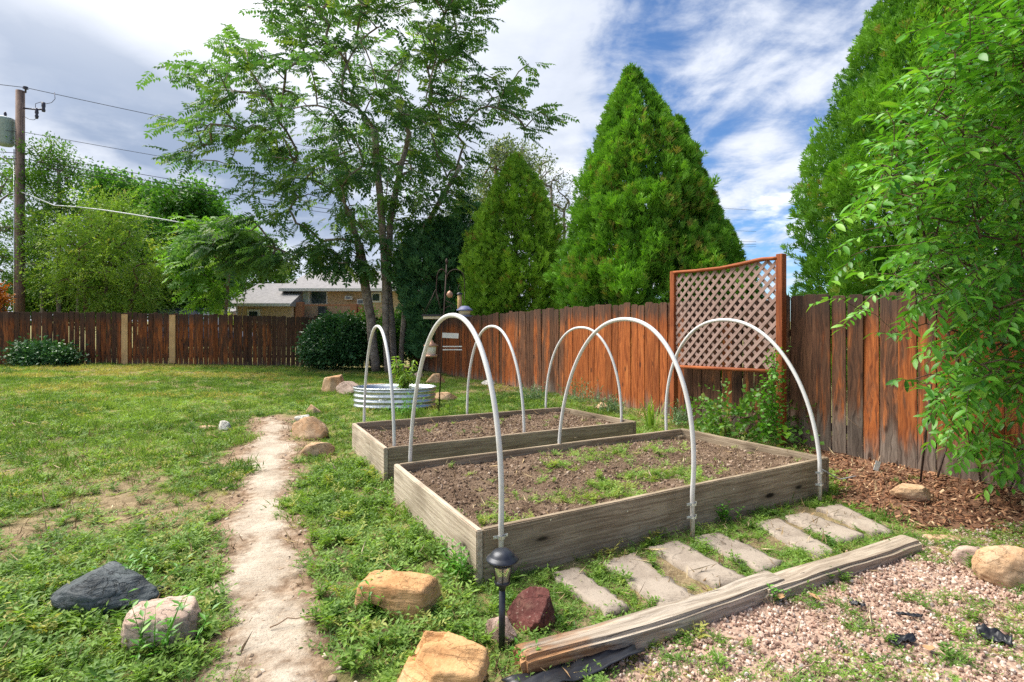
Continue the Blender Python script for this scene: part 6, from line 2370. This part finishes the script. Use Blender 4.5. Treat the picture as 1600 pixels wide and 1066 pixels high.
fpx = empty('platform_feeder', (fc[0] + fx(677), fc[1] - .02, 0), 'flat platform feeder hanging on long wires left of the pole', 'bird feeder', 'bird feeders on the pole')
bm = bmesh.new()
add_box(bm, (0, 0, fz(493)), (.34, .26, .03), bevel=.004)
bm_obj('tray', bm, M_black, fpx)
bm = bmesh.new()
add_box(bm, (0, 0, fz(496.5)), (.30, .22, .045), bevel=.004)
bm_obj('seed_pan', bm, M_cream, fpx)
for sx_, sy_ in ((-1, -1), (1, -1), (-1, 1), (1, 1)):
    tube_obj('wire', [(np.array([(sx_ * .15, sy_ * .11, fz(492)), (fx(681) - fx(677), .02, fz(452))]), .0035)], M_iron, fpx, 4)
flx = empty('lantern_feeder', (fc[0] + fx(674), fc[1] - .03, 0), 'copper roofed lantern feeder hanging below the platform feeder', 'bird feeder', 'bird feeders on the pole')
lathe('roof', [(0, fz(529)), (.025, fz(531)), (.05, fz(536)), (.125, fz(539.5)), (.12, fz(541)), (0, fz(540))], M_copper, flx, None, 16)
lathe('seed_cylinder', [(.085, fz(541)), (.075, fz(555)), (0, fz(555))], M_whiteb, flx, None, 14)
lathe('tray', [(0, fz(558)), (.10, fz(557.5)), (.11, fz(554.5)), (.07, fz(556))], M_copper, flx, None, 16)
tube_obj('hanger', [(np.array([(0, 0, fz(530)), (0, 0, fz(515)), (fx(677) - fx(674), .01, fz(498))]), .004)], M_iron, flx, 5)
bm = bmesh.new()
add_box(bm, (0, 0, 0), (.27, .012, .085), bevel=.003)
ob = bm_obj('name_plate', bm, M_whiteb, fp, (fx(704), -.02, fz(524.5)))
ob.rotation_euler = (0, .05, 0)
bm = bmesh.new()
for z_ in (541.5, 546.5):
    add_box(bm, (fx(707), -.02, fz(z_)), (.32, .012, .018), bevel=.002)
bm_obj('perch_rail', bm, M_whiteb, fp)
su = empty('suet_ball', (fc[0] + fx(703), fc[1] - .03, 0), 'small brown suet ball tied to the feeder pole', 'bird feeder', 'bird feeders on the pole')
lathe('ball', [(0, fz(454)), (.035, fz(456.5)), (.055, fz(460)), (.04, fz(464.5)), (0, fz(466))], M_copper, su, None, 10)
tube_obj('string', [(np.array([(0, 0, fz(455)), (0, .02, fz(448))]), .004)], M_iron, su, 4)

# ------------------------------------------------------------------ utility pole and wires
dP = 24.0
kp = dP / F
pb = np.array([(31 - 800) * kp, dP, 0])
up_ = empty('utility_pole', pb, 'tall brown wooden utility pole with a grey transformer beyond the back fence', 'utility pole')


def pz_(py_):
    return H - (py_ - HY) * kp


def pxx(px_):
    return (px_ - 31) * kp


tube_obj('pole', [([(0, 0, -.3), (0, 0, 4), (.02, 0, pz_(142))], [.185, .18, .16])], M_pole, up_, 16)
M_trans = plain('transformer_grey', (.33, .42, .45), .5, .1)
M_ins = plain('insulator_dark', (.05, .045, .07), .4)
tx, ty = pxx(11.5), -.12
lathe('transformer', [(0, pz_(229)), (.26, pz_(229)), (.33, pz_(226)), (.34, pz_(191)), (.36, pz_(190)), (.36, pz_(187.5)), (.30, pz_(186)), (0, pz_(185.5))], M_trans, up_, (tx, ty, 0), 24)
lathe('bushing', [(.05, pz_(186)), (.07, pz_(184)), (.045, pz_(182)), (.06, pz_(180)), (.035, pz_(177)), (0, pz_(176))], M_ins, up_, (tx + .02, ty, 0), 12)
for z_ in (192, 222):
    bm = bmesh.new()
    add_box(bm, (tx + .38, -.05, pz_(z_)), (.16, .08, .06), bevel=.008)
    bm_obj('bracket', bm, M_galv, up_)
tube_obj('arm', [(np.array([(.1, 0, pz_(169)), (pxx(60), -.03, pz_(172)), (pxx(70), -.05, pz_(171))]), .035)], M_ins, up_, 6)
lathe('cutout', [(0, pz_(176)), (.06, pz_(175.5)), (.075, pz_(173)), (.055, pz_(170)), (.075, pz_(167)), (.07, pz_(161)), (0, pz_(160.5))], M_ins, up_, (pxx(69.5), -.05, 0), 10)
lathe('arrester', [(0, pz_(187)), (.05, pz_(186)), (.075, pz_(182)), (.045, pz_(180)), (.075, pz_(177)), (.04, pz_(170)), (0, pz_(169))], M_ins, up_, (pxx(59), -.05, 0), 10)
lathe('pin_insulator', [(0, pz_(146)), (.035, pz_(145)), (.035, pz_(140)), (.11, pz_(139)), (.06, pz_(137.5)), (.10, pz_(136)), (0, pz_(134.5))], M_ins, up_, (pxx(40), 0, 0), 10)
tube_obj('jumper', [(np.array([(pxx(86), -.03, pz_(145)), (pxx(87), -.03, pz_(155)), (pxx(82), -.04, pz_(161)), (pxx(74), -.05, pz_(163)), (pxx(66), -.05, pz_(160)), (pxx(57), -.05, pz_(163)), (pxx(57), -.05, pz_(169))]), .012)], M_ins, up_, 5)
tube_obj('jumper', [(np.array([(.12, 0, pz_(181)), (pxx(47), -.03, pz_(187)), (pxx(54), -.04, pz_(188)), (pxx(58), -.05, pz_(186))]), .012)], M_ins, up_, 5)
tube_obj('ground_wire', [(np.array([(-.11, -.16, pz_(235)), (-.10, -.175, 4), (-.10, -.178, .5)]), .02)], M_galv, up_, 5)
M_wire = plain('power_wire', (.05, .05, .065), .6)
M_drop = plain('white_cable', (.62, .64, .70), .5)
wdir = np.array([41.7, 25.0]) / math.hypot(41.7, 25.0)
for k, (py_, r_w, sag, lab) in enumerate([(137, .014, .9, 'topmost power line crossing from the utility pole'), (207, .012, .8, 'second power line, alone below the transformer top'), (240, .015, 1.1, 'upper of the three close cables right of the pole'),
                                         (249, .016, 1.1, 'middle of the three close cables right of the pole'), (257, .014, 1.1, 'lowest of the three close cables right of the pole')]):
    z0 = pz_(py_)
    a = np.array([pb[0] + pxx(40), dP, z0])
    P_ = []
    for t in np.linspace(-1.0, 1, 61):
        Lx = 52 * t
        s = abs(t)
        P_.append(np.array([a[0] + wdir[0] * Lx, a[1] + wdir[1] * Lx, z0 - sag * 4 * s * (1 - s)]))
    P_ = [p for p in P_ if p[1] > 3]
    tag(tube_obj('power_line', [(np.array(P_) - a, r_w)], M_wire, None, 5, a), lab, 'power line', 'overhead wires')
a = np.array([pb[0] + .1, dP - .1, pz_(300)])
b = np.array([-19.6, 22.8, pz_(316)])
ctl = [np.array([pb[0] + .1, dP - .1, pz_(300)]), D(85, 321, 23), D(120, 323.5, 22.3), D(160, 328, 21.8), D(200, 334, 21.3), D(250, 342, 21), D(300, 351, 21), D(420, 376, 21.5)]
tag(tube_obj('service_cable', [(np.array(ctl) - ctl[0], .024)], M_drop, None, 6, ctl[0]), 'thick pale cable running from the pole toward the house', 'cable', 'overhead wires')

# ------------------------------------------------------------------ house beyond the fence
M_stucco = plain('tan_brick_wall', (.56, .42, .285), .9, var=.14, scale=9)
M_roof, T = new_mat('grey_shingles')
o = T.n('ShaderNodeTexCoord').outputs['Object']
br_ = T.n('ShaderNodeTexBrick')
T.link(T.mapping(o, scale=(1, 1, 1)), br_.inputs[0])
br_.inputs['Scale'].default_value = 3.0
br_.inputs['Color1'].default_value = (.215, .215, .225, 1)
br_.inputs['Color2'].default_value = (.28, .275, .285, 1)
br_.inputs['Mortar'].default_value = (.20, .17, .16, 1)
finish(T, T.mix(T.ramp(T.noise(o, 5, 5.0).outputs[0], .35, .7, 0, .5), br_.outputs[0], (.33, .32, .325)), .9)
M_trim = plain('white_trim', (.72, .73, .74), .5)
M_olive = plain('olive_siding', (.20, .215, .15), .8)
M_glass, T = new_mat('window_glass')
finish(T, (.03, .045, .06), .06, spec=.8)
M_curtain = plain('pale_curtain', (.42, .52, .50), .7)
M_rbrick = plain('red_brown_brick', (.36, .17, .10), .9, var=.25, scale=14)
d1, d2 = 33.0, 34.6
hx = lambda px_, d: (px_ - 800) / F * d
hz_ = lambda py_, d: H - (py_ - HY) / F * d
hs = empty('house', (hx(480, d1), d1, 0), 'tan split level house with a pale grey roof beyond the back fence', 'house')
O_ = np.array(hs.location)


def hbox(name, x0, x1, y0, y1, z0, z1, mat, parent=None, bev=.0):
    bm = bmesh.new()
    add_box(bm, ((x0 + x1) / 2 - O_[0], (y0 + y1) / 2 - O_[1], (z0 + z1) / 2), (x1 - x0, y1 - y0, z1 - z0), bevel=bev)
    return bm_obj(name, bm, mat, parent or hs)


xa, xb, xc = hx(371, d1), hx(462, d1), hx(455, d2)
xd = hx(660, d2)
e1, r1 = hz_(475, d1), hz_(446, d1 + 4)
hbox('wall', xa, xb - .25, d1, d1 + 6, 0, e1, M_stucco)
hbox('wall', xc, xd, d2, d2 + 8, 0, hz_(453, d2), M_stucco)
hbox('siding_panel', xc + .02, hx(463, d2), d2 - .06, d2 - .005, hz_(478, d2), hz_(455, d2), M_olive)


def gable(name, x0, x1, y0, y1, ze, zr, hipl, hipr):
    ym = (y0 + y1) / 2
    V = [(x0, y0, ze), (x1, y0, ze), (x1, y1, ze), (x0, y1, ze), (x0 + hipl, ym, zr), (x1 - hipr, ym, zr)]
    V = [(a - O_[0], b - O_[1], c) for a, b, c in V]
    V += [(a, b, c - .16) for a, b, c in V[:4]]
    Fc = [(0, 1, 5, 4), (1, 2, 5), (2, 3, 4, 5), (3, 0, 4), (6, 7, 1, 0), (7, 8, 2, 1), (8, 9, 3, 2), (9, 6, 0, 3), (9, 8, 7, 6)]
    me = bpy.data.meshes.new(name)
    me.from_pydata(V, [], Fc)
    me.materials.append(M_roof)
    return link(name, me, hs)


gable('roof', xa - .5, xb - .1, d1 - .5, d1 + 6.5, e1, hz_(443, d1 + 3), .4, .05)
gable('roof', xc - .5, xd + .6, d2 - .6, d2 + 8.6, hz_(452, d2), hz_(424, d2 + 4), .3, 3.0)
hbox('gutter', xa - .5, xb - .12, d1 - .62, d1 - .51, e1 - .16, e1 + .02, M_trim)
hbox('gutter', xc - .5, xd + .6, d2 - .72, d2 - .61, hz_(452, d2) - .16, hz_(452, d2) + .02, M_trim)


def window(name, x0, x1, z0, z1, y, fr=.12, glass=M_glass):
    f = hbox(name, x0, x1, y - .09, y - .01, z0, z1, M_trim, None, .01)
    g_ = hbox('pane', x0 + fr, x1 - fr, y - .13, y - .095, z0 + fr, z1 - fr, glass, f)
    return f


window('window', hx(387, d1), hx(407, d1), hz_(505, d1), hz_(483.5, d1), d1, .14)
window('patio_door', hx(463, d2), hx(485, d2), hz_(476, d2), hz_(453.5, d2), d2, .12, M_curtain)
window('patio_door', hx(486, d2), hx(512, d2), hz_(476, d2), hz_(455, d2), d2, .06)
window('window', hx(580, d2), hx(596, d2), hz_(473, d2), hz_(457, d2), d2)
window('window', hx(634, d2), hx(648, d2), hz_(473, d2), hz_(460, d2), d2)
for a_, b_ in (((541, 469), (552, 463)), ((560, 476), (571, 468))):
    u_ = hbox('air_conditioner', hx(a_[0], d2), hx(b_[0], d2), d2 - .35, d2 - .01, hz_(a_[1], d2), hz_(b_[1], d2), M_trim, None, .02)
    hbox('grille', hx(a_[0] + 2, d2), hx(b_[0] - 2, d2), d2 - .37, d2 - .352, hz_(a_[1] - 1.5, d2), hz_(b_[1] + 1.5, d2), M_glass, u_)
dq = d2 - 1.3
for x0_, x1_, zt_ in ((461, 472, 472), (547, 557, 475), (560, 566, 478)):
    hbox('deck_pillar', hx(x0_, dq), hx(x1_, dq), dq, dq + .4, 0, hz_(zt_, dq), M_rbrick, None, .01)
hbox('deck_rail', hx(472, dq), hx(547, dq), dq + .15, dq + .23, hz_(478, dq), hz_(475.5, dq), M_rbrick)
hbox('deck_floor', hx(472, dq), hx(547, dq), dq + .05, d2, hz_(500, dq), hz_(497, dq), M_rbrick)
hbox('door', hx(487, dq), hx(500, dq), dq + 1.1, dq + 1.28, 0, hz_(478, dq), M_glass)
hbox('wall_light', hx(412, d1), hx(415, d1), d1 - .12, d1 - .01, hz_(484, d1), hz_(481, d1), M_newwood, None, .02)
tube_obj('downspout', [(np.array([(hx(371.5, d1) - O_[0], -.1, 0), (hx(371.5, d1) - O_[0], -.1, e1 - .1)]), .05)], M_trim, hs, 6)
tube_obj('vent_pipe', [(np.array([(hx(419, d1 + 2) - O_[0], 2, e1), (hx(419, d1 + 2) - O_[0], 2, hz_(453, d1 + 2))]), .05)], M_iron, hs, 6)

# garage with pale siding left of the house
gq = 36.0
shed = empty('garage', (hx(352, gq), gq, 0), 'small pale sided garage peeping over the fence left of the house', 'garage')
O_ = np.array(shed.location)
_hs = hs
hs = shed
hbox('wall', hx(338, gq), hx(366, gq), gq, gq + 5, 0, hz_(487, gq), plain('pale_siding', (.62, .52, .50), .8), shed)
gable('roof', hx(336, gq), hx(368, gq), gq - .4, gq + 5.4, hz_(487, gq), hz_(478, gq + 2), .2, .2)
hs = _hs

# dark car on the drive beyond the fence
dcar = 25.0
cx_ = hx(311, dcar)
car = empty('parked_car', (cx_, dcar, 0), 'dark blue car whose roof shows just above the back fence', 'car')
M_paint = plain('dark_blue_paint', (.015, .022, .06), .25, .2, .1, 5, 0.0, .6)
M_tyre = plain('tyre_rubber', (.02, .02, .02), .9)


def loft(name, secs, mat, parent):
    V = [v for s in secs for v in s]
    k = len(secs[0])
    Fq = [(i * k + j, i * k + (j + 1) % k, (i + 1) * k + (j + 1) % k, (i + 1) * k + j) for i in range(len(secs) - 1) for j in range(k)]
    me = bpy.data.meshes.new(name)
    me.from_pydata(V, [], Fq + [tuple(range(k))[::-1], tuple((len(secs) - 1) * k + j for j in range(k))])
    me.materials.append(mat)
    o_ = link(name, me, parent)
    md = o_.modifiers.new('bev', 'BEVEL')
    md.width = .05
    md.segments = 2
    return o_


car_h = hz_(484, dcar)
loft('body', [[(x_, -.9, .35), (x_, .9, .35), (x_, .92, .75), (x_, .86, zt), (x_, -.86, zt), (x_, -.92, .75)] for x_, zt in ((-2.3, .85), (-2.1, 1.05), (2.0, 1.02), (2.3, .8))], M_paint, car)
loft('cabin', [[(x_, -w_, 1.0), (x_, w_, 1.0), (x_, w_ - .12, zt), (x_, -w_ + .12, zt)] for x_, w_, zt in ((-2.0, .84, 1.05), (-1.5, .84, car_h - .03), (.2, .84, car_h), (1.1, .84, 1.05))], M_glass, car)
loft('roof', [[(x_, -.73, zt), (x_, .73, zt), (x_, .73, zt + .05), (x_, -.73, zt + .05)] for x_, zt in ((-1.6, car_h - .04), (.3, car_h))], M_paint, car)
for sx_ in (-1.4, 1.4):
    for sy_ in (-.82, .82):
        w_ = lathe('wheel', [(0, -.1), (.28, -.1), (.33, -.06), (.33, .06), (.28, .1), (0, .1)], M_tyre, car, (sx_, sy_, .33), 18)
        w_.rotation_euler = (math.pi / 2, 0, 0)
